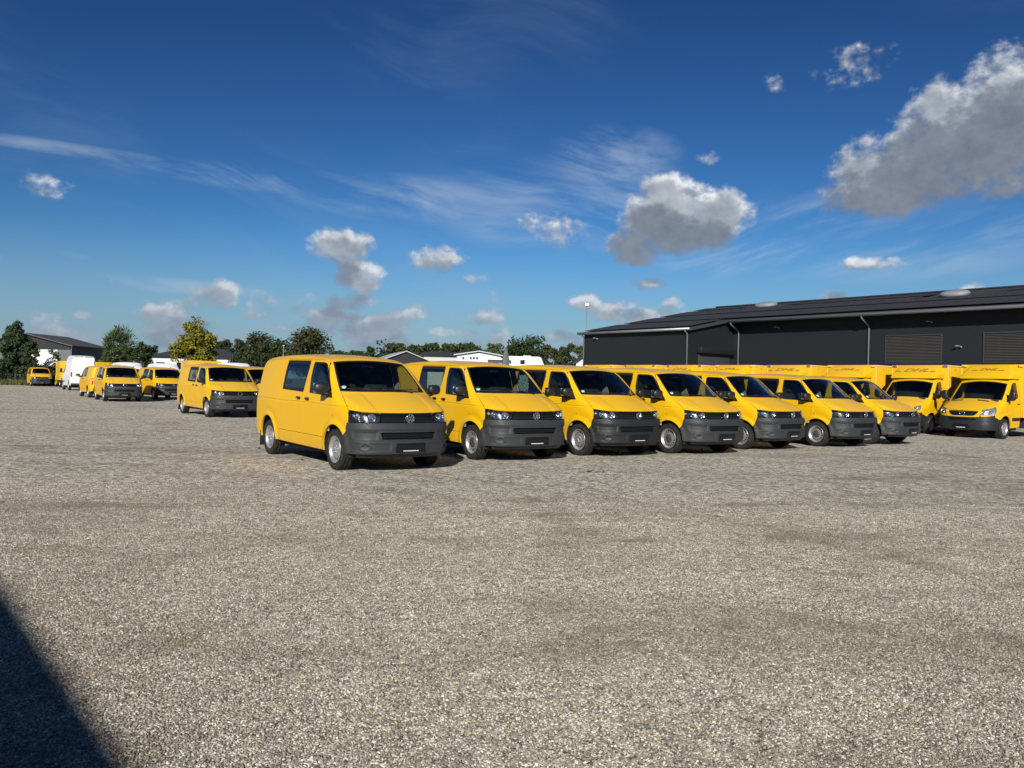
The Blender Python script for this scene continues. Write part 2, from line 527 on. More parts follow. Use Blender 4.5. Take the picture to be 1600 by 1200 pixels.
class Shape:
    def __init__(s, f):
        s.f = f
    def grad(s, P, e=0.0015):
        G = np.empty_like(P)
        for i in range(3):
            d = np.zeros(3); d[i] = e
            G[:, i] = s.f(P + d) - s.f(P - d)
        return G / np.maximum(np.linalg.norm(G, axis=1, keepdims=True), 1e-12)
    def root(s, O, D, t0, t1, n=34):
        """outermost point along O + t D, t from t1 (outside) to t0 (inside)"""
        lo = np.full(len(O), t0, float); hi = np.full(len(O), t1, float)
        for _ in range(n):
            mid = (lo + hi) / 2
            ins = s.f(O + D * mid[:, None]) < 0
            lo = np.where(ins, mid, lo); hi = np.where(ins, hi, mid)
        return O + D * ((lo + hi) / 2)[:, None]
    def ly(s, Q):        # right side (y < 0): Q = (x, z)
        Q = np.asarray(Q, float).reshape(-1, 2)
        return s.root(np.c_[Q[:, 0], 0 * Q[:, 0], Q[:, 1]], np.tile((0, -1.0, 0), (len(Q), 1)), 0, 1.4)
    def lz(s, Q):        # from above: Q = (x, y)
        Q = np.asarray(Q, float).reshape(-1, 2)
        return s.root(np.c_[Q[:, 0], Q[:, 1], 0 * Q[:, 0]], np.tile((0, 0, 1.0), (len(Q), 1)), 0.5, 3.2)
    def lx(s, Q, x0=-2.0):  # rear: Q = (y, z)
        Q = np.asarray(Q, float).reshape(-1, 2)
        return s.root(np.c_[0 * Q[:, 0] + x0, Q[:, 0], Q[:, 1]], np.tile((-1.0, 0, 0), (len(Q), 1)), 0, 7.0)
    def lp(s, Q):        # front, from an upright axis over the front axle: Q = (angle, z)
        Q = np.asarray(Q, float).reshape(-1, 2)
        return s.root(np.c_[0 * Q[:, 0], 0 * Q[:, 0], Q[:, 1]], np.c_[np.cos(Q[:, 0]), np.sin(Q[:, 0]), 0 * Q[:, 0]], 0, 2.2)
py = lambda P: P[:, [0, 2]]
pz = lambda P: P[:, [0, 1]]
px = lambda P: P[:, [1, 2]]
pp = lambda P: np.c_[np.arctan2(P[:, 1], P[:, 0]), P[:, 2]]

def dense(pts, sp, closed=False):
    pts = np.asarray(pts, float)
    if closed: pts = np.vstack([pts, pts[:1]])
    out = []
    for a, b in zip(pts[:-1], pts[1:]):
        n = max(1, int(math.ceil(np.linalg.norm(b - a) / sp)))
        for i in range(n): out.append(a + (b - a) * i / n)
    if not closed: out.append(pts[-1])
    return np.array(out)
def smooth_line(pts, n=40):
    """Catmull-Rom through the given points"""
    p = np.asarray(pts, float)
    p = np.vstack([2 * p[0] - p[1], p, 2 * p[-1] - p[-2]])
    out = []
    k = max(2, n // (len(p) - 3))
    for i in range(1, len(p) - 2):
        for t in np.linspace(0, 1, k, endpoint=False):
            a, b, c, d = p[i - 1], p[i], p[i + 1], p[i + 2]
            out.append(0.5 * ((2 * b) + (c - a) * t + (2 * a - 5 * b + 4 * c - d) * t * t + (3 * b - a - 3 * c + d) * t ** 3))
    out.append(p[-2])
    return np.array(out)
def rounded(poly, r, n=5):
    """polygon with rounded corners; r one radius or one per corner"""
    p = np.asarray(poly, float); out = []
    m = len(p)
    for i in range(m):
        a, b, c = p[i - 1], p[i], p[(i + 1) % m]
        ri = r[i] if isinstance(r, (list, tuple)) else r
        u, v = a - b, c - b
        lu, lv = np.linalg.norm(u), np.linalg.norm(v)
        q = min(ri, lu * 0.48, lv * 0.48)
        if q < 1e-4:
            out.append(b); continue
        A, B = b + u / lu * q, b + v / lv * q
        for t in np.linspace(0, 1, n):
            out.append((1 - t) ** 2 * A + 2 * t * (1 - t) * b + t * t * B)
    return np.array(out)
def area2(p):
    x, y = p[:, 0], p[:, 1]
    return 0.5 * np.sum(x * np.roll(y, -1) - np.roll(x, -1) * y)
def inset(p, g):
    """move a closed polygon inwards by g (outwards if negative)"""
    if g == 0: return p
    if area2(p) < 0: return inset(p[::-1], g)[::-1]
    e1 = p - np.roll(p, 1, 0); e2 = np.roll(p, -1, 0) - p
    n = []
    for a, b in zip(e1, e2):
        na = np.array((-a[1], a[0])) / max(np.linalg.norm(a), 1e-9)
        nb = np.array((-b[1], b[0])) / max(np.linalg.norm(b), 1e-9)
        q = na + nb
        q = q / max(np.dot(q, na), 0.35)
        n.append(q)
    return p + np.array(n) * g
def inside(p, poly):
    x, y = p[:, 0], p[:, 1]
    c = np.zeros(len(p), bool)
    for (x1, y1), (x2, y2) in zip(poly, np.roll(poly, -1, 0)):
        k = (y1 > y) != (y2 > y)
        if not k.any() or y1 == y2: continue
        c ^= k & (x < (x2 - x1) * (y - y1) / (y2 - y1) + x1)
    return c

def panel(sh, lift, loops, sp=0.05, gap=0.0, off=0.0, rim=0.02, lines=(), geo=False):
    """sheet metal: loops are 2D outlines (first one outer, others openings) in the 2D space of lift.
    Returns verts, faces, loop normals. off: push along the normal (number or function of 2D, 3D points)."""
    L = []
    for i, lp in enumerate(loops):
        lp = dense(lp, sp, True)
        L.append(inset(lp, gap if i == 0 else -gap))
    allp = np.vstack(L)
    lo, hi = L[0].min(0), L[0].max(0)
    gx = np.arange(lo[0], hi[0], sp); gy = np.arange(lo[1], hi[1], sp * 0.87)
    X, Y = np.meshgrid(gx, gy)
    X = X + (np.arange(len(gy)) % 2)[:, None] * sp / 2
    gpt = np.c_[X.ravel(), Y.ravel()]
    k = inside(gpt, L[0])
    for h in L[1:]: k &= ~inside(gpt, h)
    gpt = gpt[k]
    ln = [dense(l, sp) for l in lines]
    near = np.vstack([allp] + ln) if ln else allp
    if len(gpt):
        dmin = np.full(len(gpt), 9.0)
        for c in np.array_split(near, max(1, len(near) // 200)):
            dmin = np.minimum(dmin, np.sqrt(((gpt[:, None, :] - c[None]) ** 2).sum(2)).min(1))
        gpt = gpt[dmin > sp * 0.55]
    V, E = [], []
    for lp in L:
        b = len(V); n = len(lp)
        V += [tuple(q) for q in lp]; E += [(b + i, b + (i + 1) % n) for i in range(n)]
    for l in ln:
        b = len(V)
        V += [tuple(q) for q in l]; E += [(b + i, b + i + 1) for i in range(len(l) - 1)]
    V += [tuple(q) for q in gpt]
    vo, eo, fo, *_ = delaunay_2d_cdt([Vector(q) for q in V], E, [], 0, 1e-6)
    P2 = np.array([tuple(q) for q in vo]); Fc = np.array([tuple(f) for f in fo if len(f) == 3])
    cen = P2[Fc].mean(1)
    k = inside(cen, L[0])
    for h in L[1:]: k &= ~inside(cen, h)
    Fc = Fc[k]
    used = np.unique(Fc); remap = -np.ones(len(P2), int); remap[used] = np.arange(len(used))
    P2 = P2[used]; Fc = remap[Fc]
    P = lift(P2); Nn = sh.grad(P)
    o = off(P2, P) if callable(off) else off
    P = P + Nn * (o[:, None] if isinstance(o, np.ndarray) else o)
    fn = np.cross(P[Fc[:, 1]] - P[Fc[:, 0]], P[Fc[:, 2]] - P[Fc[:, 0]])
    flip = (fn * Nn[Fc].mean(1)).sum(1) < 0
    Fc[flip] = Fc[flip][:, ::-1]; fn[flip] *= -1
    if geo:
        Nn = np.zeros_like(P)
        for i in range(3): np.add.at(Nn, Fc[:, i], fn)
        Nn /= np.maximum(np.linalg.norm(Nn, axis=1, keepdims=True), 1e-12)
    faces = [tuple(f) for f in Fc]
    ln_ = [tuple(Nn[i]) for f in faces for i in f]
    verts = list(map(tuple, P))
    if rim:
        cnt = {}
        for f in faces:
            for a, b in ((f[0], f[1]), (f[1], f[2]), (f[2], f[0])):
                if (b, a) in cnt: cnt.pop((b, a))
                else: cnt[(a, b)] = 1
        low = {}
        def lowv(i):
            if i not in low:
                low[i] = len(verts); verts.append(tuple(P[i] - Nn[i] * rim))
            return low[i]
        top = {}
        def topv(i):             # the folded edge has vertices of its own, so its normals stay apart
            if i not in top:
                top[i] = len(verts); verts.append(verts[i])
            return top[i]
        for (a, b) in cnt:
            c, d = lowv(b), lowv(a)
            a, b = topv(a), topv(b)
            faces.append((b, a, d, c))
            u = np.array(verts[a]) - np.array(verts[b]); w = np.array(verts[c]) - np.array(verts[b])
            q = np.cross(u, w); q = q / max(np.linalg.norm(q), 1e-12)
            ln_ += [tuple(q)] * 4
    return verts, faces, ln_
def emit(name, pan, mat, parent=None, mirror=False, loc=None):
    V, Fc, Ln = pan
    if mirror:
        V = [(x, -y, z) for x, y, z in V]
        Fn, Lm, i = [], [], 0
        for f in Fc:
            n = len(f)
            Fn.append(f[::-1]); Lm += [(a, -b, c) for a, b, c in Ln[i:i + n][::-1]]; i += n
        Fc, Ln = Fn, Lm
    me = bpy.data.meshes.new(name)
    me.from_pydata(V, [], Fc)
    me.polygons.foreach_set('use_smooth', [True] * len(Fc))
    me.materials.append(mat)
    me.update()
    me.normals_split_custom_set(Ln)
    return link(bpy.data.objects.new(name, me), parent, loc)

def text_mesh(name, body, size, mat, depth=0.006, shear=0.0, parent=None, mw=None, space=1.0, bold=0.0):
    cu = bpy.data.curves.new(name, 'FONT')
    cu.body = body; cu.size = size; cu.extrude = depth; cu.align_x = 'CENTER'; cu.align_y = 'CENTER'; cu.shear = shear
    cu.space_character = space
    cu.offset = bold
    cu.resolution_u = 4
    t = bpy.data.objects.new(name + '_curve', cu)
    COL.objects.link(t)
    dg = bpy.context.evaluated_depsgraph_get()
    me = bpy.data.meshes.new_from_object(t.evaluated_get(dg))
    bpy.data.objects.remove(t); bpy.data.curves.remove(cu)
    me.name = name
    if mw is not None: me.transform(mw)
    me.materials.clear(); me.materials.append(mat)
    return link(bpy.data.objects.new(name, me), parent)

# ------------------------------------------------------------------ wheels
def make_wheel(parent, loc, side, r=0.336, width=0.21, cap=False, slots=16, rim_r=0.215):
    """side -1: outer face towards -y. part wheel > tyre, rim, hub"""
    w = empty('wheel'); w.parent = parent; w.location = loc
    key = ('wheel', r, cap, slots, side)
    if key not in MESH:
        h = width / 2
        t = MB()
        prof = [(rim_r, -h * 0.86), (rim_r + 0.018, -h * 0.95), (rim_r + 0.06, -h), (r - 0.045, -h * 0.98), (r - 0.015, -h * 0.88),
                (r, -h * 0.66), (r, -h * 0.34), (r - 0.008, -h * 0.32), (r - 0.008, -h * 0.26), (r, -h * 0.24), (r, h * 0.24), (r - 0.008, h * 0.26), (r - 0.008, h * 0.32), (r, h * 0.34),
                (r, h * 0.66), (r - 0.015, h * 0.88), (r - 0.045, h * 0.98), (rim_r, h * 0.86)]
        t.lathe(prof, 64)
        for k in range(44):        # tread blocks on the shoulders
            a = 2 * math.pi * k / 44
            for q in (-0.80, 0.80):
                rot = Matrix.Rotation(-a, 3, 'Y')
                c = rot @ Vector((r - 0.0095, q * h, 0))
                t.box(c, (0.012, h * 0.26, 0.030), rot=rot)
        n = slots * 4
        m = MB()
        prof = [(rim_r + 0.006, -h * 0.90), (rim_r + 0.008, -h * 0.98), (rim_r - 0.006, -h * 0.97), (rim_r - 0.016, -h * 0.72), (rim_r - 0.030, -h * 0.52),
                (rim_r - 0.042, -h * 0.50), (rim_r - 0.078, -h * 0.62), (rim_r - 0.092, -h * 0.68), (rim_r - 0.115, -h * 0.72), (0.070, -h * 0.58), (0.064, -h * 0.66), (0.034, -h * 0.68), (0.030, -h * 0.55), (0.004, -h * 0.55)]
        m.lathe(prof, n, skip=lambda i, k: i == 5 and k % 4 in (1, 2))
        d = MB()
        d.lathe([(rim_r - 0.01, -h * 0.30), (0.02, -h * 0.28)], 24)
        b = MB()
        if cap:
            b.lathe([(0.098, -h * 0.66), (0.096, -h * 0.78), (0.080, -h * 0.86), (0.004, -h * 0.88)], 24)
        else:
            for k in range(5):
                a = 2 * math.pi * k / 5 + 0.3
                b.lathe([(0.013, -h * 0.55), (0.013, -h * 0.78), (0.004, -h * 0.80)], 8, c=(0.052 * math.cos(a), 0, 0.052 * math.sin(a)))
        L = []
        for nm, q, mt in (('tyre', t, M_TYRE), ('rim', m, M_RIM), ('brake_disc', d, M_LINER), ('hub_cap' if cap else 'wheel_bolts', b, M_HUBD if cap else M_STEEL)):
            if side > 0: q = q.mirror_y()
            me = q.mesh(nm, mt)
            bm = bmesh.new(); bm.from_mesh(me); bmesh.ops.recalc_face_normals(bm, faces=bm.faces); bm.to_mesh(me); bm.free()
            L.append((nm, me))
        MESH[key] = L
    for nm, me in MESH[key]:
        o = link(bpy.data.objects.new(nm, me), w)
        if nm == 'wheel_bolts': o['kind'] = 'stuff'
    return w
MESH = {}

def arch_liner(parent, cx, cz, r, y0, y1, name='wheel_house'):
    m = MB(); n = 20; P = []
    for y in (y0, y1):
        for i in range(n + 1):
            a = math.pi * (-0.08 + 1.16 * i / n)
            P.append((cx + r * math.cos(a), y, cz + r * math.sin(a)))
    Fc = [(i, i + 1, n + 2 + i, n + 1 + i) for i in range(n)] + [tuple(range(n + 1, 2 * n + 2))]
    m.add(P, Fc, False)
    return m.build(name, M_LINER, parent)

def seat(parent, loc, width=0.50):
    s = empty('seat'); s.parent = parent; s.location = loc
    MB().box((0, 0, 0.10), (0.50, width, 0.16), 0.05).build('cushion', M_SEAT, s)
    MB().box((-0.27, 0, 0.46), (0.13, width - 0.03, 0.66), 0.055, rot=Matrix.Rotation(-0.22, 3, 'Y')).build('backrest', M_SEAT, s)
    MB().box((-0.37, 0, 0.90), (0.09, 0.27, 0.17), 0.04, rot=Matrix.Rotation(-0.15, 3, 'Y')).build('headrest', M_SEAT, s)
    return s

def superell(c, d, n=(16, 12), p=2.6, rot=None):
    """rounded-box surface"""
    P, Fc = [], []
    U, Vn = n
    sg = lambda t: math.copysign(abs(t) ** (2 / p), t)
    for j in range(Vn + 1):
        b = -math.pi / 2 + math.pi * j / Vn
        for i in range(U):
            a = 2 * math.pi * i / U
            q = Vector((d[0] / 2 * sg(math.cos(b)) * sg(math.cos(a)), d[1] / 2 * sg(math.cos(b)) * sg(math.sin(a)), d[2] / 2 * sg(math.sin(b))))
            if rot is not None: q = rot @ q
            P.append((q.x + c[0], q.y + c[1], q.z + c[2]))
    for j in range(Vn):
        for i in range(U):
            i2 = (i + 1) % U
            Fc.append((j * U + i, j * U + i2, (j + 1) * U + i2, (j + 1) * U + i))
    return P, Fc

def stroke(m, pts, w, x, h=0.006):
    """flat raised stroke in the y-z plane at x"""
    for (y0, z0), (y1, z1) in zip(pts[:-1], pts[1:]):
        d = Vector((y1 - y0, z1 - z0)); l = d.length; d /= l
        n = Vector((-d.y, d.x)) * w / 2
        q = [(x, y0 + n.x, z0 + n.y), (x, y1 + n.x, z1 + n.y), (x, y1 - n.x, z1 - n.y), (x, y0 - n.x, z0 - n.y)]
        m.prism(q, (h, 0, 0))

# ------------------------------------------------------------------ the delivery van
def van_shape():
    top = Curve1([(-4.3, 1.80), (-3.9, 1.875), (-3.5, 1.912), (-3.0, 1.935), (-2.2, 1.95), (-1.5, 1.935), (-1.1, 1.912), (-0.88, 1.892), (-0.74, 1.870), (-0.62, 1.832), (-0.52, 1.777),
                  (-0.2, 1.548), (0.08, 1.346), (0.15, 1.300), (0.22, 1.262), (0.32, 1.215), (0.5, 1.128), (0.7, 1.022), (0.80, 0.962), (0.9, 0.89), (1.1, 0.72)])
    wz = Curve1([(0.0, 0.82), (0.15, 0.86), (0.25, 0.90), (0.32, 0.924), (0.5, 0.941), (0.75, 0.950), (1.0, 0.953), (1.09, 0.950), (1.2, 0.934), (1.3, 0.914), (1.6, 0.856), (1.85, 0.790), (2.1, 0.71)])
    fx = Curve1([(0.0, 0.60), (0.15, 0.70), (0.22, 0.80), (0.30, 0.862), (0.40, 0.885), (0.55, 0.890), (0.70, 0.884), (0.79, 0.866), (0.86, 0.852), (0.96, 0.822), (1.05, 0.775), (1.3, 0.5), (2.0, -0.5)])
    rx = Curve1([(0.0, 3.85), (0.3, 3.93), (0.6, 3.97), (1.1, 3.96), (1.5, 3.92), (1.9, 3.86), (2.2, 3.78)])
    ax = [(0.03, 0.34), (-3.0, 0.36)]
    def f(P):
        x, y, z = P[:, 0], np.abs(P[:, 1]), P[:, 2]
        k = 0.20 + 0.10 * sstep(-0.7, -0.05, x) - 0.13 * sstep(0.1, 0.55, x)
        crown = 0.075 - 0.045 * sstep(-0.9, -0.5, x)
        ridge = 0.014 * sstep(0.50, 0.575, y + 0.03 * x) * sstep(0.05, 0.25, x)
        ft = (z - (top(x + k * y * y) - crown * y * y + ridge)) * 0.86
        w = wz(z) - 0.10 * np.maximum(x + 0.3, 0) ** 2.5 - 0.040 * np.maximum(-2.6 - x, 0) ** 2
        for (cx, cz) in ax:          # flared lips round the wheel arches
            d = np.hypot(x - cx, z - cz)
            w = w + 0.013 * sstep(0.50, 0.43, d) - 0.010 * sstep(0.62, 0.50, d) * sstep(0.43, 0.50, d)
        zc = 1.068 - 0.02 * sstep(-1.2, 0.5, x) * 1.6 + 0.02 * sstep(-2.0, -3.4, x)      # swage line along the flank
        w = w - 0.018 * np.exp(-((z - zc) / 0.0085) ** 2) - 0.006 * sstep(zc - 0.005, zc + 0.03, z)
        fs = (y - w) * 0.97
        ff = x - fx(z) + 0.18 * y ** 2 + 0.25 * y ** 6
        fr = -x - rx(z) + 0.11 * y ** 2
        g = smax(ft, ff, 0.05)
        g = smax(g, fr, 0.08)
        kk = np.where(x > 0.2, 0.16, 0.10)
        g = smax(g, fs, 0.10 + 0.08 * sstep(-0.1, 0.4, x) + 0.05 * sstep(-3.2, -3.7, x))
        return g
    return Shape(f)

def make_van():
    sh = van_shape()
    root = empty('delivery_van')
    # ---- lines shared by neighbouring panels, as 3D points on the right-hand side
    ws_side = sh.lz(smooth_line([(-0.060, -0.800), (-0.26, -0.764), (-0.46, -0.722), (-0.655, -0.672)], 24))
    ws_top = sh.lz(np.c_[-0.655 + 0.052 * (1 - (np.linspace(-0.672, 0.672, 31) / 0.672) ** 2), np.linspace(-0.672, 0.672, 31)])
    ws_low = sh.lz(np.c_[-0.060 + 0.225 * (1 - np.abs(np.linspace(-0.800, 0.800, 41) / 0.800) ** 2.2), np.linspace(-0.800, 0.800, 41)])
    c = ws_side[-1]
    gut2 = smooth_line([(-3.78, 1.832), (-2.4, 1.846), (-1.4, 1.843), (-0.95, 1.836), (-0.78, c[2] + 0.018), (c[0], c[2])], 60)
    gutter = sh.ly(gut2); gutter[-1] = c
    hood_gap = sh.ly(smooth_line([(ws_side[0][0], ws_side[0][2]), (0.06, 1.222), (0.20, 1.148), (0.34, 1.062), (0.442, 0.988)], 28)); hood_gap[0] = ws_side[0]
    lamp_out = sh.ly(dense([(0.442, 0.988), (0.465, 0.90), (0.462, 0.803)], 0.03))
    seam = sh.ly(dense([(0.462, 0.803), (0.43, 0.70), (0.366, 0.592)], 0.03))
    rear_edge = sh.ly(smooth_line([(-3.86, 0.42), (-3.885, 0.8), (-3.885, 1.1), (-3.85, 1.5), (-3.78, 1.832)], 40))
    # front edge of the bonnet: angle, z
    a_out = pp(lamp_out[:1])[0]
    th = np.linspace(a_out[0], -a_out[0], 61)
    hf = np.c_[th, 0.960 + 0.028 * np.abs(th / a_out[0]) ** 3.0]
    hood_front = sh.lp(hf)
    mir = lambda P: np.c_[P[:, 0], -P[:, 1], P[:, 2]]
    # ---- outlines on the flank (x, z)
    arcF = [(0.03 + 0.41 * math.cos(t), 0.34 + 0.41 * math.sin(t)) for t in np.linspace(R(37), R(185.5), 30)]
    arcR = [(-3.0 + 0.41 * math.cos(t), 0.36 + 0.41 * math.sin(t)) for t in np.linspace(R(-5), R(183), 34)]
    flank = np.vstack([arcF, [(-0.372, 0.298), (-2.58, 0.33)], arcR, [(-3.42, 0.345), (-3.80, 0.40)], py(rear_edge), py(gutter)[1:], py(ws_side)[::-1][1:], py(hood_gap)[1:], py(lamp_out)[1:], py(seam)[1:-1]])
    # doors
    swage = lambda x: 1.068
    fdoor = rounded([(-0.12, 0.512), (-0.155, 0.80), (-0.13, 1.02), (-0.085, 1.195), (-0.30, 1.42), (-0.56, 1.70), (-0.67, 1.800), (-0.85, 1.815), (-1.225, 1.822), (-1.31, 1.25), (-1.31, 0.52)],
                    [0.03, 0, 0, 0.05, 0, 0.15, 0.12, 0.1, 0.04, 0.1, 0.03])
    sdoor = rounded([(-1.325, 0.52), (-1.325, 1.25), (-1.24, 1.822), (-2.37, 1.828), (-2.455, 1.25), (-2.455, 0.53)], [0.03, 0.1, 0.04, 0.05, 0.1, 0.04])
    # front door drawn forward of the wheel arch edge is cut back by the arch
    fdoor = np.array([q if math.hypot(q[0] - 0.03, q[1] - 0.34) > 0.47 else np.array((0.03, 0.34)) + (q - np.array((0.03, 0.34))) / math.hypot(q[0] - 0.03, q[1] - 0.34) * 0.47 for q in dense(fdoor, 0.03, True)])
    win_f = rounded([(-0.035, 1.205), (-0.245, 1.445), (-0.53, 1.695), (-0.66, 1.768), (-1.12, 1.775), (-1.10, 1.50), (-1.05, 1.245)], [0.03, 0, 0.2, 0.12, 0.04, 0, 0.03])
    win_s = rounded([(-1.285, 1.795), (-1.25, 1.248), (-2.352, 1.285), (-2.36, 1.808)], 0.045)
    # the front window's lower front corner is the mirror triangle, kept inside the door
    win_f = rounded([(-0.135, 1.208), (-0.285, 1.405), (-0.57, 1.680), (-0.69, 1.762), (-1.13, 1.772), (-1.12, 1.50), (-1.065, 1.245)], [0.03, 0, 0.2, 0.12, 0.04, 0, 0.03])
    zc = lambda x: 1.068 - 0.032 * sstep(-1.2, 0.5, x) + 0.02 * sstep(-2.0, -3.4, x)
    zs = lambda x: 0.505 + 0.008 * (-x - 0.4)
    def along(fz, x0, x1, d):
        t = np.linspace(x0, x1, max(3, int(abs(x1 - x0) / 0.05)))
        return np.c_[t, fz(t) + d]
    DZ = (-0.020, -0.009, 0.0, 0.009, 0.020)
    ln_b = [along(zc, a, b, d) for d in DZ for a, b in ((0.36, -0.11), (-2.475, -3.84))] + [along(zs, a, b, d) for d in (-0.01, 0, 0.01) for a, b in ((-2.475, -2.53),)]
    ln_f = [along(zc, -0.165, -1.295, d) for d in DZ]
    ln_s = [along(zc, -1.34, -2.44, d) for d in DZ]
    body = panel(sh, sh.ly, [flank, fdoor, sdoor], 0.045, 0.0, 0.0, 0.03, lines=ln_b)
    pf = panel(sh, sh.ly, [fdoor, win_f], 0.04, 0.008, 0.0, 0.03, lines=ln_f)
    ps = panel(sh, sh.ly, [sdoor, win_s], 0.045, 0.008, 0.0, 0.03, lines=ln_s)
    # panes, dark rims, lining
    gf, gs = panel(sh, sh.ly, [inset(win_f, 0.012)], 0.08, 0, -0.008, 0), panel(sh, sh.ly, [inset(win_s, 0.045)], 0.08, 0, -0.008, 0)
    rf, rs = panel(sh, sh.ly, [inset(win_f, -0.012), inset(win_f, 0.014)], 0.03, 0, -0.007, 0.012), panel(sh, sh.ly, [inset(win_s, -0.012), inset(win_s, 0.050)], 0.03, 0, -0.005, 0.012)
    cab = dense([(-0.20, 0.62), (-0.13, 1.16), (-0.02, 1.235), (-0.30, 1.475), (-0.63, 1.765), (-1.215, 1.80), (-1.28, 1.25), (-1.28, 0.62)], 0.1, True)
    cargo = dense([(-1.30, 0.62), (-1.30, 1.25), (-1.235, 1.80), (-3.70, 1.79), (-3.78, 0.80), (-3.5, 0.80), (-3.3, 0.86), (-2.7, 0.86), (-2.4, 0.62)], 0.1, True)
    lin = panel(sh, sh.ly, [cab, inset(win_f, -0.004)], 0.07, 0, -0.045, 0)
    lin2 = panel(sh, sh.ly, [cargo, inset(win_s, -0.004)], 0.09, 0, -0.05, 0)
    rows = [('body_side', body, M_YEL), ]
    for mirror in (False, True):
        s = 1 if mirror else -1
        emit('body_side', body, M_YEL, root, mirror)
        d = emit('front_door', pf, M_YEL, root, mirror)
        emit('window', gf, M_SIDEG, d, mirror); emit('window_frame', rf, M_SEAL, d, mirror)
        hm = MB().box((-1.075, s * 0.963, 1.137), (0.150, 0.026, 0.030), 0.011).box((-1.075, s * 0.948, 1.128), (0.120, 0.012, 0.056), 0.005)
        hm.build('handle', M_BLK, d)
        d = emit('sliding_door', ps, M_YEL, root, mirror)
        emit('window', gs, M_SIDEG, d, mirror); emit('window_frame', rs, M_SEAL, d, mirror)
        MB().box((-1.465, s * 0.963, 1.145), (0.150, 0.026, 0.030), 0.011).box((-1.465, s * 0.948, 1.136), (0.120, 0.012, 0.056), 0.005).build('handle', M_BLK, d)
        emit('cab_lining', lin, M_TRIM, root, mirror)
        emit('cargo_wall', lin2, M_YEL, root, mirror)
        arch_liner(root, 0.03, 0.345, 0.43, s * 0.90, s * 0.50)
        arch_liner(root, -3.0, 0.365, 0.43, s * 0.90, s * 0.50)
        # side repeater
        P, Fc = superell((-0.012, s * 0.944, 0.895), (0.05, 0.02, 0.028), (12, 8))
        MB().add(P, Fc, True).build('side_repeater', M_AMB, root)
        # door mirror: housing, foot and glass
        mm = empty('door_mirror'); mm.parent = root
        P, Fc = superell((-0.185, s * 1.075, 1.335), (0.135, 0.255, 0.180), (20, 14), 2.7, Matrix.Rotation(s * 0.18, 3, 'Z'))
        q = MB().add(P, Fc, True)
        q.build('housing', M_BLK, mm)
        MB().tube([(-0.155, s * 0.915, 1.232), (-0.17, s * 0.97, 1.238), (-0.18, s * 1.03, 1.262)], [0.036, 0.030, 0.036], 10).prism(
            [(-0.075, s * 0.930, 1.19), (-0.275, s * 0.930, 1.19), (-0.265, s * 0.918, 1.255), (-0.215, s * 0.905, 1.32)], (0, s * 0.022, 0)).build('foot', M_BLK, mm)
        MB().box((-0.256, s * 1.075, 1.335), (0.01, 0.21, 0.165), 0.003, rz=s * 0.18).build('mirror_glass', M_CHROME, mm)
    # ---- bonnet, windscreen, roof, tail
    hood = np.vstack([pz(hood_front), pz(mir(hood_gap))[::-1][1:], pz(ws_low)[::-1][1:], pz(hood_gap)[1:-1]])
    crease = [[(0.08, s * 0.500), (0.8, s * 0.475)] for s in (-1, 1)] + [[(0.08, s * 0.572), (0.78, s * 0.55)] for s in (-1, 1)]
    hd = emit('bonnet', panel(sh, sh.lz, [hood], 0.04, 0.006, 0, 0.03, lines=crease), M_YEL, root)
    ws = np.vstack([pz(ws_low), pz(mir(ws_side))[1:], pz(ws_top)[::-1][1:], pz(ws_side)[::-1][1:-1]])
    wsc = empty('windscreen'); wsc.parent = root
    emit('pane', panel(sh, sh.lz, [inset(ws, 0.02)], 0.06, 0, -0.006, 0), M_WS, wsc)
    emit('frit_band', panel(sh, sh.lz, [inset(ws, 0.003), inset(ws, 0.030)], 0.04, 0, -0.004, 0.01), M_SEAL, wsc)
    P = sh.lz(np.array([(-0.105, -0.715)]))[0]; Nw = Vector(sh.grad(P[None])[0])
    mw = Matrix.Translation(Vector(P) + Nw * 0.002) @ Nw.to_track_quat('Z', 'X').to_matrix().to_4x4()
    disc = [(0.042 * math.cos(t), 0.042 * math.sin(t), 0.001) for t in np.linspace(0, 2 * math.pi, 24, endpoint=False)]
    MB().prism([mw @ Vector(q) for q in disc], Nw * 0.002).build('sticker', M_GREEN, wsc)
    MB().box((0, 0, 0.0042), (0.02, 0.062, 0.001)).box((-0.028, 0, 0.0042), (0.014, 0.05, 0.001)).build('sticker_print', M_WSTRIP, wsc).matrix_local = mw
    # wipers lie at the foot of the glass
    for y0, y1 in ((0.50, -0.12), (-0.18, -0.70)):
        q = sh.lz(np.array([(0.15 - 0.22 * (y / 0.8) ** 2 - 0.030, y) for y in np.linspace(y0, y1, 9)]))
        q = q + sh.grad(q) * 0.012
        MB().tube(q, 0.008, 6).tube([q[4] + np.array((0, 0, 0.01)), sh.lz(np.array([(0.13, y0 * 0.8 + 0.05)]))[0] + np.array((0.01, 0, 0.005))], 0.009, 6).build('wiper', M_SEAL, root)
    back_top = sh.lx(np.c_[np.linspace(rear_edge[-1][1], -rear_edge[-1][1], 31), rear_edge[-1][2] + 0.028 * (1 - np.linspace(-1, 1, 31) ** 2)])
    back_top[0] = rear_edge[-1]; back_top[-1] = mir(rear_edge[-1:])[0]
    roof = np.vstack([pz(ws_top), pz(mir(gutter))[::-1][1:], pz(back_top)[::-1][1:], pz(gutter)[1:-1]])
    rib = [[(-1.1, y), (-3.6, y)] for y in (-0.45, -0.15, 0.15, 0.45)]
    emit('roof', panel(sh, sh.lz, [roof], 0.06, 0.003, lambda q, P: -0.006 * sum(np.exp(-((q[:, 1] - y) / 0.03) ** 2) for y in (-0.45, -0.15, 0.15, 0.45)) * sstep(-1.0, -1.2, q[:, 0]) * sstep(-3.65, -3.5, q[:, 0]), 0.03, lines=rib), M_YEL, root)
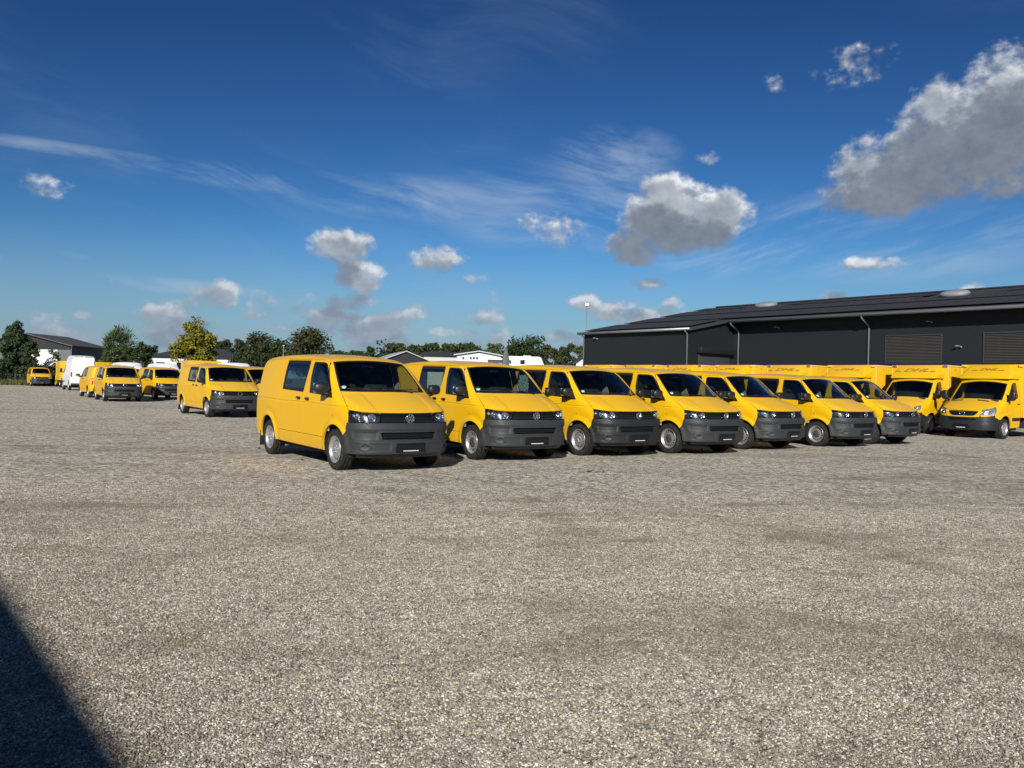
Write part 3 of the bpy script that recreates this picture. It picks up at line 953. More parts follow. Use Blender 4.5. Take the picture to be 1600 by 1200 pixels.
    emit('roof_lining', panel(sh, sh.lz, [rounded([(-0.78, -0.62), (-0.78, 0.62), (-3.7, 0.62), (-3.7, -0.62)], 0.05)], 0.12, 0, -0.05, 0), M_TRIM, root)
    tail = np.vstack([px(rear_edge), px(back_top)[1:], px(mir(rear_edge))[::-1][1:]])
    wz_, wy_ = (1.26, 1.74), 0.64
    tw = rounded([(-wy_, wz_[0]), (-wy_ + 0.06, wz_[1]), (wy_ - 0.06, wz_[1]), (wy_, wz_[0])], 0.06)
    tl = emit('tailgate', panel(sh, sh.lx, [tail, tw], 0.05, 0.0, 0, 0.02), M_YEL, root)
    emit('window', panel(sh, sh.lx, [inset(tw, 0.02)], 0.1, 0, -0.008, 0), M_SIDEG, tl)
    emit('window_frame', panel(sh, sh.lx, [inset(tw, -0.01), inset(tw, 0.025)], 0.04, 0, -0.005, 0.01), M_SEAL, tl)
    for s in (-1, 1):
        q = rounded([(s * 0.775, 0.80), (s * 0.835, 0.80), (s * 0.835, 1.18), (s * 0.765, 1.18)], 0.02)
        emit('tail_light', panel(sh, sh.lx, [q], 0.04, 0, 0.012, 0.03), M_RED, root)
    MB().box((-3.94, 0, 0.50), (0.12, 1.56, 0.20), 0.055).build('rear_bumper', M_BUMP, root)
    # ---- the nose: bumper, lamps, grille (outlines in angle, z)
    def ang(y, z):                      # angle at which the skin lies at lateral position y
        t = np.linspace(0, R(80), 120)
        P = sh.lp(np.c_[t, np.full(120, z)])
        return float(np.interp(abs(y), P[:, 1], t)) * (1 if y > 0 else -1)
    a_s = pp(seam[-1:])[0][0]; a_l = pp(lamp_out[-1:])[0][0]
    low_r = sh.ly(np.array([(0.425, 0.46), (0.44, 0.31)]))
    left = np.vstack([pp(seam)[::-1], ])         # from arch up to lamp, right-hand side
    bt = np.c_[np.linspace(a_l, -a_l, 61), np.full(61, 0.803)]
    bb = np.c_[np.linspace(-pp(low_r)[1][0], pp(low_r)[1][0], 61), 0.318 - 0.010 * (np.linspace(-1, 1, 61)) ** 2]
    flip = lambda Q: np.c_[-Q[:, 0], Q[:, 1]]
    bumper = np.vstack([left, bt[1:], flip(left)[::-1][1:], flip(pp(low_r))[:1], bb, pp(low_r)[:1]])
    intake = rounded([(ang(-0.50, 0.66), 0.652), (ang(-0.475, 0.55), 0.545), (ang(0.475, 0.55), 0.545), (ang(0.50, 0.66), 0.652)], 0.02)
    def boff(q, P):
        y, z = np.abs(P[:, 1]), P[:, 2]
        o = 0.012 + 0.016 * sstep(0.522, 0.506, z) - 0.012 * np.exp(-((z - 0.514) / 0.007) ** 2)
        o = o + 0.010 * sstep(0.68, 0.70, z)
        rec = sstep(0.545, 0.555, z) * sstep(0.665, 0.655, z) * sstep(0.545, 0.560, y) * sstep(0.86, 0.845, y)
        o = o - 0.013 * rec
        rec2 = sstep(0.352, 0.362, z) * sstep(0.492, 0.482, z) * sstep(0.33, 0.345, y) * sstep(0.86, 0.845, y)
        o = o - 0.010 * rec2
        fog = np.hypot((y - 0.715) * 1.0, (z - 0.424) * 1.35)
        o = o + 0.016 * np.exp(-((fog - 0.062) / 0.012) ** 2) - 0.010 * sstep(0.056, 0.045, fog)
        return o
    hl = [[(-a, z), (a, z)] for a in (0.80,) for z in (0.505, 0.514, 0.524, 0.682, 0.70)]
    bmp = emit('front_bumper', panel(sh, sh.lp, [bumper, intake], 0.017, 0.003, boff, 0.05, lines=hl, geo=True), M_BUMP, root)
    emit('intake_back', panel(sh, sh.lp, [inset(intake, -0.01)], 0.05, 0, -0.06, 0), M_SEAL, bmp)
    for z in (0.575, 0.600, 0.625):
        st = np.array([(ang(-0.47, z), z - 0.005), (ang(0.47, z), z - 0.005), (ang(0.47, z), z + 0.005), (ang(-0.47, z), z + 0.005)])
        emit('intake_slat', panel(sh, sh.lp, [st], 0.05, 0, -0.012, 0.03), M_BLK, bmp)
    MB().box((0.918, 0, 0.415), (0.016, 0.530, 0.135), 0.004).build('number_plate', M_PLATE, bmp)
    MB().box((0.927, 0, 0.362), (0.003, 0.28, 0.011)).build('plate_print', M_WSTRIP, bmp)
    fl = np.vstack([np.c_[np.linspace(-0.95, 0.95, 41), np.full(41, 0.312)], np.c_[np.linspace(0.95, -0.95, 41), np.full(41, 0.235)]])
    emit('air_dam', panel(sh, sh.lp, [fl], 0.05, 0, -0.02, 0.03), M_BLK, bmp)
    # lamps
    zi = 0.9605
    ai_b, ai_t = ang(-0.515, 0.81), ang(-0.475, 0.955)
    lamp_top = np.array([q for q in hf if q[0] < ai_t] + [(ai_t, zi)])
    lamp = np.vstack([lamp_top - (0, 0.004), [(ai_t + 0.012, 0.93), (ang(-0.50, 0.86), 0.862), (ai_b, 0.812)], np.c_[np.linspace(ai_b, a_l, 12), np.full(12, 0.808)][1:], pp(lamp_out)[::-1][1:-1]])
    lens = panel(sh, sh.lp, [lamp], 0.03, 0.004, 0.002, 0.0)
    hous = panel(sh, sh.lp, [lamp], 0.03, 0.003, -0.085, -0.084)
    for mirror in (False, True):
        s = 1 if mirror else -1
        hlamp = empty('headlight'); hlamp.parent = root
        emit('lens', lens, M_LENS, hlamp, mirror)
        emit('housing', hous, M_LAMPH, hlamp, mirror)
        for (y, z, r_) in ((0.755, 0.890, 0.076), (0.612, 0.880, 0.064)):
            a = ang(y, z); P0 = sh.lp(np.array([(a, z)]))[0]
            fw = Vector((1, -s * 0.12, -0.02)).normalized() if s < 0 else Vector((1, -0.12, -0.02)).normalized()
            fw = Vector((1, s * 0.25, -0.02)).normalized()
            m = MB().lathe([(0.004, -0.060), (r_ * 0.45, -0.052), (r_ * 0.75, -0.034), (r_, 0.0), (r_ * 1.06, 0.0)], 24, 'x')
            m.lathe([(r_ * 0.28, -0.05), (r_ * 0.28, -0.012), (0.004, -0.005)], 16, 'x')
            o = m.build('reflector', M_REFL, hlamp)
            o.matrix_local = Matrix.Translation((P0[0] - 0.045 - 0.03 * (y > 0.7), s * y, z)) @ fw.to_track_quat('X', 'Z').to_matrix().to_4x4()
        MB().box((0.655, s * 0.70, 0.826), (0.02, 0.26, 0.010), 0.003, rz=-s * 0.42).build('lamp_trim', M_REFL, hlamp)
    # grille with two bars and the round emblem
    gr = np.vstack([[q for q in (hf - (0, 0.003)) if abs(q[0]) < abs(ai_t) - 0.006], [(-ai_t - 0.012, 0.93), (ang(0.50, 0.86) - 0.006, 0.862), (-ai_b - 0.006, 0.808), (ai_b + 0.006, 0.808), (ang(-0.50, 0.86) + 0.006, 0.862), (ai_t + 0.012, 0.93)]])
    gro = empty('grille'); gro.parent = root
    emit('grille_back', panel(sh, sh.lp, [gr], 0.04, 0.0, -0.035, -0.034), M_SEAL, gro)
    for z0, z1 in ((0.822, 0.852), (0.872, 0.902), (0.920, 0.944)):
        zz = (z0 + z1) / 2; a = ang(0.487, zz) - 0.004
        st = np.vstack([np.c_[np.linspace(-a, a, 40), np.full(40, z0)], np.c_[np.linspace(a, -a, 40), np.full(40, z1)]])
        emit('grille_bar', panel(sh, sh.lp, [st], 0.012, 0, lambda q, P, zz=zz: -0.010 - 18.0 * (P[:, 2] - zz) ** 2 * 1.0, 0.02, geo=True), M_GLOSS, gro)
    em = MB()
    xb = 0.872; zb = 0.876
    em.lathe([(0.062, 0.0), (0.064, 0.010), (0.070, 0.014), (0.077, 0.008), (0.077, -0.012)], 40, 'x', c=(xb, 0, zb))
    s_ = 0.0125
    stroke(em, [(-0.030, zb + 0.056), (0.0, zb + 0.004), (0.030, zb + 0.056)], s_, xb, 0.010)
    stroke(em, [(-0.056, zb + 0.030), (-0.026, zb - 0.050), (0.0, zb - 0.004), (0.026, zb - 0.050), (0.056, zb + 0.030)], s_, xb, 0.011)
    em.build('emblem', M_CHROME, gro)
    MB().lathe([(0.003, 0.0), (0.066, -0.002)], 32, 'x', c=(xb + 0.001, 0, zb)).build('emblem_back', M_GLOSS, gro)
    # ---- inside
    ds = MB()
    ds.box((-0.02, 0, 0.93), (0.40, 1.54, 0.32), 0.09).box((-0.02, 0, 1.10), (0.34, 1.44, 0.10), 0.05).box((-0.13, 0.38, 1.16), (0.20, 0.40, 0.11), 0.05)
    ds.build('dashboard', M_DASH, root)
    MB().box((-0.02, 0.45, 1.157), (0.10, 0.24, 0.004), 0, rz=0.2).build('dash_papers', M_PAPER, root)
    swm = MB(); ring = [(-0.005 + 0.19 * 0.5 * math.cos(t) * 0, 0.19 * math.cos(t), 0.19 * math.sin(t)) for t in np.linspace(0, 2 * math.pi, 29)]
    rt = Matrix.Rotation(0.45, 3, 'Y')
    swm.tube([rt @ Vector(q) + Vector((-0.32, 0.38, 1.14)) for q in ring], 0.015, 8, False)
    swm.tube([(-0.32, 0.20, 1.14), (-0.31, 0.38, 1.12), (-0.32, 0.56, 1.14)], 0.016, 6).tube([(-0.31, 0.38, 1.12), (-0.05, 0.38, 1.02)], 0.03, 8)
    swm.build('steering_wheel', M_DASH, root)
    seat(root, (-0.85, 0.42, 0.62)); seat(root, (-0.85, -0.36, 0.62), 0.80)
    MB().box((-1.95, 0, 0.42), (3.6, 1.66, 0.10), 0.02).box((-1.55, 0, 0.30), (2.2, 1.5, 0.16), 0.03).box((0.35, 0, 0.33), (0.7, 1.0, 0.2), 0.03).box((-3.55, 0, 0.34), (0.6, 1.0, 0.2), 0.04).build('floor_pan', M_LINER, root)
    bh = [(-0.86, 0.46), (0.86, 0.46), (0.87, 1.2), (0.80, 1.60), (0.72, 1.80), (0.60, 1.855), (-0.60, 1.855), (-0.72, 1.80), (-0.80, 1.60), (-0.87, 1.2)]
    fix_normals(MB().prism([(-1.275, y, z) for y, z in bh], (-0.02, 0, 0)).build('bulkhead', M_DASH, root))
    MB().box((-0.70, 0, 1.74), (0.03, 0.23, 0.07), 0.02).build('rear_view_mirror', M_DASH, root)
    for s in (-1, 1):
        MB().box((-3.47, s * 0.80, 0.30), (0.02, 0.24, 0.30), 0.006).build('mud_flap', M_BLK, root)
    for x in (0, -3.0):
        for s in (-1, 1):
            make_wheel(root, (x, s * 0.80, 0.336), s)
    return root

# ------------------------------------------------------------------ light trucks and tall vans
def truck_shape(kind):
    tall = kind == 'tall_van'
    if tall:
        top = Curve1([(-4.9, 2.40), (-4.4, 2.50), (-3.5, 2.57), (-2.0, 2.60), (-1.4, 2.57), (-1.05, 2.46), (-0.80, 2.26), (-0.60, 2.06), (-0.3, 1.77), (0.05, 1.43), (0.14, 1.358), (0.22, 1.318), (0.5, 1.195), (0.8, 1.040), (0.95, 0.955), (1.2, 0.78)])
    else:
        top = Curve1([(-2.0, 2.12), (-1.3, 2.13), (-0.95, 2.12), (-0.74, 2.09), (-0.60, 2.015), (-0.3, 1.745), (0.05, 1.430), (0.14, 1.358), (0.22, 1.318), (0.5, 1.195), (0.8, 1.040), (0.95, 0.955), (1.2, 0.78)])
    wz = Curve1([(0.0, 0.86), (0.30, 0.935), (0.6, 0.965), (1.0, 0.975), (1.25, 0.965), (1.4, 0.945), (1.7, 0.900), (2.0, 0.850), (2.3, 0.80 if not tall else 0.835), (2.7, 0.75)])
    fx = Curve1([(0.0, 0.75), (0.2, 0.90), (0.32, 0.99), (0.5, 1.005), (0.68, 0.990), (0.80, 0.975), (0.95, 0.940), (1.05, 0.88), (1.3, 0.5), (2.2, -0.8)])
    xr = 4.40 if tall else 1.18
    def f(P):
        x, y, z = P[:, 0], np.abs(P[:, 1]), P[:, 2]
        k = 0.16 + 0.06 * sstep(-0.7, -0.05, x) - 0.08 * sstep(0.1, 0.55, x)
        ft = (z - (top(x + k * y * y) - 0.05 * y * y)) * 0.83
        w = wz(z) - 0.13 * np.maximum(x + 0.15, 0) ** 2.2
        d = np.hypot(x, z - 0.36)
        w = w + 0.016 * sstep(0.50, 0.43, d) - 0.008 * sstep(0.62, 0.5, d) * sstep(0.43, 0.5, d)
        ff = x - fx(z) + 0.17 * y ** 2 + 0.24 * y ** 6
        fr = -x - xr + (0.03 * (z - 0.5) if tall else 0)
        g = smax(ft, ff, 0.06)
        g = smax(g, (y - w) * 0.97, 0.10 + 0.08 * sstep(-0.1, 0.4, x))
        return smax(g, fr, 0.06)
    return Shape(f)

def make_truck(kind, M):
    """kind: sprinter_box, daily_box (box bodies with a roof fairing) or tall_van"""
    tall = kind == 'tall_van'; daily = kind == 'daily_box'
    sh = truck_shape(kind)
    root = empty('tall_van' if tall else 'box_truck')
    mir = lambda P: np.c_[P[:, 0], -P[:, 1], P[:, 2]]
    def ang(y, z):
        t = np.linspace(0, R(80), 90)
        P = sh.lp(np.c_[t, np.full(90, z)])
        return float(np.interp(abs(y), P[:, 1], t)) * (1 if y > 0 else -1)
    xr = -4.36 if tall else -1.15
    zg = 2.30 if tall else 2.035
    ws_side = sh.lz(smooth_line([(-0.01, -0.842), (-0.30, -0.815), (-0.585, -0.770)], 18))
    y1 = ws_side[-1][1]
    ws_top = sh.lz(np.c_[-0.585 + 0.035 * (1 - (np.linspace(y1, -y1, 25) / y1) ** 2), np.linspace(y1, -y1, 25)])
    ws_low = sh.lz(np.c_[-0.01 + 0.15 * (1 - np.abs(np.linspace(-0.842, 0.842, 31) / 0.842) ** 2.2), np.linspace(-0.842, 0.842, 31)])
    c = ws_side[-1]
    gutter = sh.ly(smooth_line([(xr, zg), (-0.95, zg), (-0.78, (zg + c[2]) / 2 + 0.01), (c[0], c[2])], 40)); gutter[-1] = c
    l_top, l_bot = (0.47, 1.085), (0.60, 0.80)
    hood_gap = sh.ly(smooth_line([(ws_side[0][0], ws_side[0][2]), (0.12, 1.29), (0.30, 1.20), l_top], 20)); hood_gap[0] = ws_side[0]
    lamp_out = sh.ly(dense([l_top, (0.50, 0.98), (0.56, 0.86), l_bot], 0.04))
    seam = sh.ly(dense([l_bot, (0.60, 0.74), (0.37, 0.66)], 0.04))
    a0 = pp(lamp_out[:1])[0]
    th = np.linspace(a0[0], -a0[0], 49)
    hf = np.c_[th, 0.958 + (a0[1] - 0.958) * np.abs(th / a0[0]) ** 2.4]
    hood_front = sh.lp(hf)
    arcF = [(0.43 * math.cos(t), 0.36 + 0.43 * math.sin(t)) for t in np.linspace(R(44), R(176), 28)]
    low = [(-0.43, 0.36), (-0.44, 0.36)]
    edge = [(xr, 0.38), (xr, 1.2), (xr, zg)]
    if tall:
        arcR = [(-3.3 + 0.43 * math.cos(t), 0.36 + 0.43 * math.sin(t)) for t in np.linspace(R(0), R(180), 28)]
        low = [(-0.43, 0.34)] + arcR
    flank = np.vstack([arcF, low, edge, py(gutter)[1:], py(ws_side)[::-1][1:], py(hood_gap)[1:], py(lamp_out)[1:], py(seam)[1:-1]])
    door = rounded([(-0.30, 0.50), (-0.42, 0.80), (-0.15, 0.86), (-0.08, 1.26), (-0.35, 1.58), (-0.66, 1.93), (-0.80, 1.985), (-1.07, 1.99), (-1.09, 0.50)], [0.02, 0.1, 0.15, 0.06, 0, 0.12, 0.1, 0.05, 0.04])
    door = np.array([q if math.hypot(q[0], q[1] - 0.36) > 0.50 else np.array((0, 0.36)) + (q - np.array((0, 0.36))) / math.hypot(q[0], q[1] - 0.36) * 0.50 for q in dense(door, 0.04, True)])
    win = rounded([(-0.17, 1.30), (-0.40, 1.56), (-0.68, 1.875), (-0.80, 1.93), (-1.01, 1.935), (-1.03, 1.42), (-0.75, 1.33)], [0.04, 0, 0.12, 0.08, 0.05, 0.08, 0.05])
    body = panel(sh, sh.ly, [flank, door], 0.07, 0, 0, 0.03)
    dp = panel(sh, sh.ly, [door, win], 0.06, 0.005, 0, 0.03)
    gp = panel(sh, sh.ly, [inset(win, 0.01)], 0.1, 0, -0.008, 0)
    rp = panel(sh, sh.ly, [inset(win, -0.012), inset(win, 0.014)], 0.05, 0, -0.005, 0.01)
    lamp = np.vstack([np.array([q for q in hf if q[0] < ang(-0.62, 0.97)]) - (0, 0.004), [(ang(-0.60, 0.93), 0.925), (ang(-0.56, 0.82), 0.815)], pp(lamp_out)[::-1][:-1]])
    if daily:
        lamp = rounded([(ang(-0.86, 1.02), 1.04), (ang(-0.70, 1.02), 1.035), (ang(-0.66, 0.93), 0.93), (ang(-0.72, 0.85), 0.85), (ang(-0.86, 0.87), 0.87)], 0.04)
    lens = panel(sh, sh.lp, [lamp], 0.05, 0.003, 0.004, 0)
    hous = panel(sh, sh.lp, [lamp], 0.05, 0.002, -0.07, -0.07)
    for mirror in (False, True):
        s = 1 if mirror else -1
        emit('cab_side', body, M, root, mirror)
        d = emit('door', dp, M, root, mirror)
        emit('window', gp, M_SIDEG, d, mirror); emit('window_frame', rp, M_SEAL, d, mirror)
        MB().box((-0.98, s * 0.985, 1.19), (0.13, 0.026, 0.032), 0.01).build('handle', M_BLK, d)
        MB().box((-0.80, s * 0.975, 0.665), (0.55, 0.03, 0.11), 0.008).build('rub_strip', M_BLK, d)
        mm = empty('door_mirror'); mm.parent = root
        P, Fc = superell((-0.12, s * 1.13, 1.47), (0.12, 0.20, 0.34), (16, 12), 3.0)
        MB().add(P, Fc, True).build('housing', M_BLK, mm)
        MB().tube([(-0.16, s * 0.93, 1.33), (-0.14, s * 1.10, 1.33)], 0.03, 8).prism([(-0.08, s * 0.945, 1.26), (-0.32, s * 0.945, 1.26), (-0.30, s * 0.90, 1.52)], (0, s * 0.02, 0)).build('foot', M_BLK, mm)
        hlamp = empty('headlight'); hlamp.parent = root
        emit('lens', lens, M_LENS, hlamp, mirror); emit('housing', hous, M_LAMPH2, hlamp, mirror)
        for y, z, r_ in (((0.76, 0.94, 0.07), (0.66, 0.88, 0.05)) if not daily else ((0.78, 0.94, 0.06),)):
            P0 = sh.lp(np.array([(ang(s * y, z), z)]))[0]
            o = MB().lathe([(0.004, -0.05), (r_ * 0.6, -0.04), (r_, 0.0)], 20, 'x').build('reflector', M_REFL, hlamp)
            o.matrix_local = Matrix.Translation((P0[0] - 0.04, P0[1], z)) @ Vector((1, s * 0.25, 0)).to_track_quat('X', 'Z').to_matrix().to_4x4()
        arch_liner(root, 0.0, 0.365, 0.44, s * 0.93, s * 0.50)
        make_wheel(root, (0, s * 0.86, 0.345), s, 0.345, 0.215, False, 14)
        make_wheel(root, (-3.3, s * 0.86, 0.345), s, 0.345, 0.215, False, 14)
    hood = np.vstack([pz(hood_front), pz(mir(hood_gap))[::-1][1:], pz(ws_low)[::-1][1:], pz(hood_gap)[1:-1]])
    hd = emit('bonnet', panel(sh, sh.lz, [hood], 0.06, 0.004, 0, 0.03), M, root)
    if not daily:
        for y in (-0.50, 0.35):
            q = rounded([(0.20, y - 0.20), (0.275, y - 0.18), (0.275, y + 0.18), (0.20, y + 0.20)], 0.015)
            emit('bonnet_vent', panel(sh, sh.lz, [q], 0.05, 0, 0.004, 0.01), M_BLK, hd)
    ws = np.vstack([pz(ws_low), pz(mir(ws_side))[1:], pz(ws_top)[::-1][1:], pz(ws_side)[::-1][1:-1]])
    wsc = empty('windscreen'); wsc.parent = root
    emit('pane', panel(sh, sh.lz, [inset(ws, 0.02)], 0.09, 0, -0.006, 0), M_WS, wsc)
    emit('frit_band', panel(sh, sh.lz, [inset(ws, 0.003), inset(ws, 0.032)], 0.06, 0, -0.004, 0.01), M_SEAL, wsc)
    for y0 in (-0.02, 0.34):
        MB().box((-0.06, y0 + 0.05, 1.352), (0.13, 0.24, 0.006), 0, rot=Matrix.Rotation(-0.06, 3, 'Y') @ Matrix.Rotation(y0, 3, 'Z')).build('dash_papers', M_PAPER, root)
    MB().box((-0.06, 0, 1.18), (0.46, 1.60, 0.32), 0.10).build('dashboard', M_DASH, root)
    seat(root, (-0.85, 0.45, 0.85)); seat(root, (-0.85, -0.38, 0.85), 0.80)
    back_top = np.array([(xr, y, 0) for y in np.linspace(gutter[0][1], -gutter[0][1], 21)])
    roof = np.vstack([pz(ws_top), pz(mir(gutter))[::-1][1:], pz(back_top)[::-1][1:], pz(gutter)[1:-1]])
    emit('roof', panel(sh, sh.lz, [roof], 0.09, 0.002, 0, 0.03), M, root)
    # bumper, grille
    a_l = pp(lamp_out[-1:])[0][0]
    lw = pp(sh.ly(np.array([(0.44, 0.52), (0.46, 0.34)])))
    lft = pp(seam)[::-1]
    ztop = 0.775
    bt = np.c_[np.linspace(a_l, -a_l, 49), 0.80 - 0.075 * (1 - np.abs(np.linspace(-1, 1, 49)) ** 3)]
    flip = lambda Q: np.c_[-Q[:, 0], Q[:, 1]]
    bb = np.c_[np.linspace(-lw[1][0], lw[1][0], 41), np.full(41, 0.30)]
    bumper = np.vstack([lft, bt[1:], flip(lft)[::-1][1:], flip(lw)[:1], bb, lw[:1]])
    intake = rounded([(ang(-0.48, 0.68), 0.675), (ang(-0.36, 0.57), 0.575), (ang(0.36, 0.57), 0.575), (ang(0.48, 0.68), 0.675)], 0.03)
    bo = lambda q, P: 0.014 + 0.020 * sstep(0.56, 0.52, P[:, 2]) - 0.012 * np.exp(-((P[:, 2] - 0.56) / 0.012) ** 2)
    bmp = emit('front_bumper', panel(sh, sh.lp, [bumper, intake], 0.03, 0.003, bo, 0.05, geo=True), M_BUMPD, root)
    emit('intake_back', panel(sh, sh.lp, [inset(intake, -0.01)], 0.06, 0, -0.05, 0), M_SEAL, bmp)
    MB().box((1.045, 0, 0.42), (0.016, 0.53, 0.13), 0.004).build('number_plate', M_PLATE, bmp)
    MB().box((1.055, 0, 0.365), (0.003, 0.30, 0.018)).build('plate_print', M_WSTRIP, bmp)
    # painted nose between lamps, with the grille let in
    gw = 0.50 if not daily else 0.40
    gril = rounded([(ang(-gw, 0.93), 0.938), (ang(-gw + 0.03, 0.86), 0.85), (ang(-0.36, 0.77), 0.765), (ang(0.36, 0.77), 0.765), (ang(gw - 0.03, 0.86), 0.85), (ang(gw, 0.93), 0.938)], [0.03, 0.05, 0.06, 0.06, 0.05, 0.03])
    if daily:
        nose = np.vstack([hf - (0, 0.003), pp(mir(lamp_out))[1:], bt[::-1][1:], pp(lamp_out)[::-1][1:-1]])
        holes = [gril, inset(lamp, -0.002), inset(flip(lamp)[::-1], -0.002)]
    else:
        k = [q for q in (hf - (0, 0.003)) if abs(q[0]) < abs(ang(-0.612, 0.97))]
        nose = np.vstack([k, [(ang(0.592, 0.93), 0.925), (ang(0.552, 0.82), 0.812)], [q for q in bt[::-1] if abs(q[0]) < abs(ang(-0.55, 0.80))], [(ang(-0.552, 0.82), 0.812), (ang(-0.592, 0.93), 0.925)]])
        holes = [gril]
        under = np.vstack([np.c_[np.linspace(a_l, ang(-0.552, 0.81), 10), np.full(10, 0.806)], [q for q in bt[::-1] if q[0] < ang(-0.55, 0.80)]])
        pu = panel(sh, sh.lp, [under], 0.05, 0.002, 0, 0.03)
        emit('lamp_surround', pu, M, root); emit('lamp_surround', pu, M, root, True)
    emit('nose_panel', panel(sh, sh.lp, [nose] + holes, 0.05, 0.002, 0, 0.03), M, root)
    gro = empty('grille'); gro.parent = root
    emit('grille_back', panel(sh, sh.lp, [inset(gril, -0.006)], 0.06, 0, -0.03, 0), M_SEAL, gro)
    for z in (0.80, 0.845, 0.89):
        a = abs(ang(0.38 + (z - 0.79) * 0.7 * (gw / 0.5), z))
        st = np.vstack([np.c_[np.linspace(-a, a, 24), np.full(24, z - 0.008)], np.c_[np.linspace(a, -a, 24), np.full(24, z + 0.008)]])
        emit('grille_bar', panel(sh, sh.lp, [st], 0.05, 0, -0.010, 0.02), M_GLOSS, gro)
    if not daily and not tall:      # three-pointed emblem in a ring
        em = MB(); xb, zb = 0.972, 0.858
        em.lathe([(0.078, 0.0), (0.081, 0.010), (0.090, 0.010), (0.094, 0.0)], 36, 'x', c=(xb, 0, zb))
        for k in range(3):
            t = math.pi / 2 + k * 2 * math.pi / 3
            o = Vector((0, math.cos(t), math.sin(t))); n = Vector((0, -math.sin(t), math.cos(t)))
            cc = Vector((xb, 0, zb))
            P = [cc + o * 0.084 + Vector((0.004, 0, 0)), cc + n * 0.017, cc + Vector((0.018, 0, 0)), cc - n * 0.017]
            em.add(P, [(0, 1, 2), (0, 2, 3), (0, 3, 1)])
        em.build('emblem', M_CHROME, gro)
    MB().box((-2.2, 0, 0.48), (4.0, 0.9, 0.16), 0.02).box((-0.75, 0, 0.44), (0.75, 1.74, 0.34), 0.03).box((0.25, 0, 0.36), (1.0, 1.05, 0.26), 0.03).box((-2.2, 0, 0.52), (1.2, 1.8, 0.36), 0.03).box((-3.3, 0, 0.345), (0.12, 1.5, 0.12), 0.03).build('chassis', M_LINER, root)
    if tall:
        for s in (-1, 1):
            q = rounded([(0.006 * s, 0.48), (0.006 * s, 2.36), (s * 0.70, 2.30), (s * 0.865, 1.40), (s * 0.89, 0.48)], [0.01, 0.02, 0.08, 0.05, 0.03])
            d = emit('rear_door', panel(sh, sh.lx, [q], 0.09, 0.004, 0.012, 0.02), M, root)
            MB().box((-4.42, s * 0.10, 1.16), (0.03, 0.10, 0.05), 0.01).build('handle', M_BLK, d)
            MB().box((-4.40, s * 0.905, 1.18), (0.06, 0.10, 0.36), 0.02).build('tail_light', M_RED, root)
        w = sh.ly(np.array([(xr, 0.38), (xr, zg)]))
        q = np.array([(-0.93, 0.40), (0.93, 0.40), (0.965, 1.0), (0.94, 1.4), (0.83, 2.2), (0.76, 2.44), (-0.76, 2.44), (-0.83, 2.2), (-0.94, 1.4), (-0.965, 1.0)])
        emit('rear_frame', panel(sh, sh.lx, [q], 0.1, 0, 0, 0.03), M, root)
        MB().box((-4.43, 0, 0.46), (0.14, 1.86, 0.16), 0.03).build('rear_bumper', M_BUMPD, root)
        return root
    fix_normals(MB().prism([(-1.10, y, z) for y, z in ((-0.90, 0.5), (0.90, 0.5), (0.90, 1.3), (0.80, 2.0), (0.70, 2.06), (-0.70, 2.06), (-0.80, 2.0), (-0.90, 1.3))], (-0.02, 0, 0)).build('cab_back_wall', M_DASH, root))
    # ---- box body
    BX0, BX1, BW, BZ0, BZ1 = -1.20, -4.65, 2.10, 0.72, 2.585
    body = MB().box(((BX0 + BX1) / 2, 0, (BZ0 + BZ1) / 2), (BX0 - BX1, BW, BZ1 - BZ0), 0.02)
    bx = body.build('box_body', M_YELBOX, root)
    fr = M_ALU
    for s in (-1, 1):
        y = s * (BW / 2 + 0.004)
        MB().box(((BX0 + BX1) / 2, y, BZ1 - 0.03), (BX0 - BX1 + 0.02, 0.022, 0.055), 0.006).build('top_rail', M_YELRAIL, bx)
        MB().box(((BX0 + BX1) / 2, y, BZ0 + 0.04), (BX0 - BX1 + 0.02, 0.022, 0.08), 0.006).build('bottom_rail', M_YELRAIL, bx)
        for x in (BX0 - 0.02, BX1 + 0.02):
            MB().box((x, y, (BZ0 + BZ1) / 2), (0.06, 0.024, BZ1 - BZ0 - 0.12), 0.006).build('corner_post', M_YELRAIL, bx)
        for q in (-1.8, -3.9):
            MB().box((q, s * (BW / 2 + 0.002), BZ1 - 0.16), (0.10, 0.014, 0.05), 0.004).build('marker_plate', M_AMBER2, bx)
        MB().box((BX0 + 0.02, s * (BW / 2 - 0.10), BZ1 - 0.05), (0.06, 0.16, 0.07), 0.012).build('corner_lamp', M_CHROME if daily else M_YELRAIL, bx)
        MB().box((-3.3, s * 0.98, 0.74), (0.95, 0.16, 0.03), 0.01).build('mudguard', M_BLK, root)
    for y in (-0.36, 0.36):
        MB().box((BX1 - 0.012, y, 1.62), (0.03, 0.70, 1.62), 0.01).build('rear_door', M_YELBOX, bx)
    for s in (-1, 1):
        MB().box((BX1 - 0.02, s * 0.93, 0.86), (0.05, 0.16, 0.10), 0.01).build('tail_light', M_RED, bx)
    # ---- roof fairing between cab and box, with the lettering
    x0, x1 = (-0.56, -1.19)
    zb, zt = 2.055, 2.555
    yb, yt, ys = 0.84, 0.66, 0.92
    fb = 0.05
    f = MB()
    P = [(x0, -yb, zb), (x0, yb, zb), (x0 - 0.03, yb + 0.0, zb + 0.08), (x0 - 0.03, -yb, zb + 0.08),
         (x1 + 0.10, -yt, zt), (x1 + 0.10, yt, zt), (x1, -yt, zt), (x1, yt, zt), (x1, ys, zb), (x1, -ys, zb), (x1, ys, zb + 0.30), (x1, -ys, zb + 0.30)]
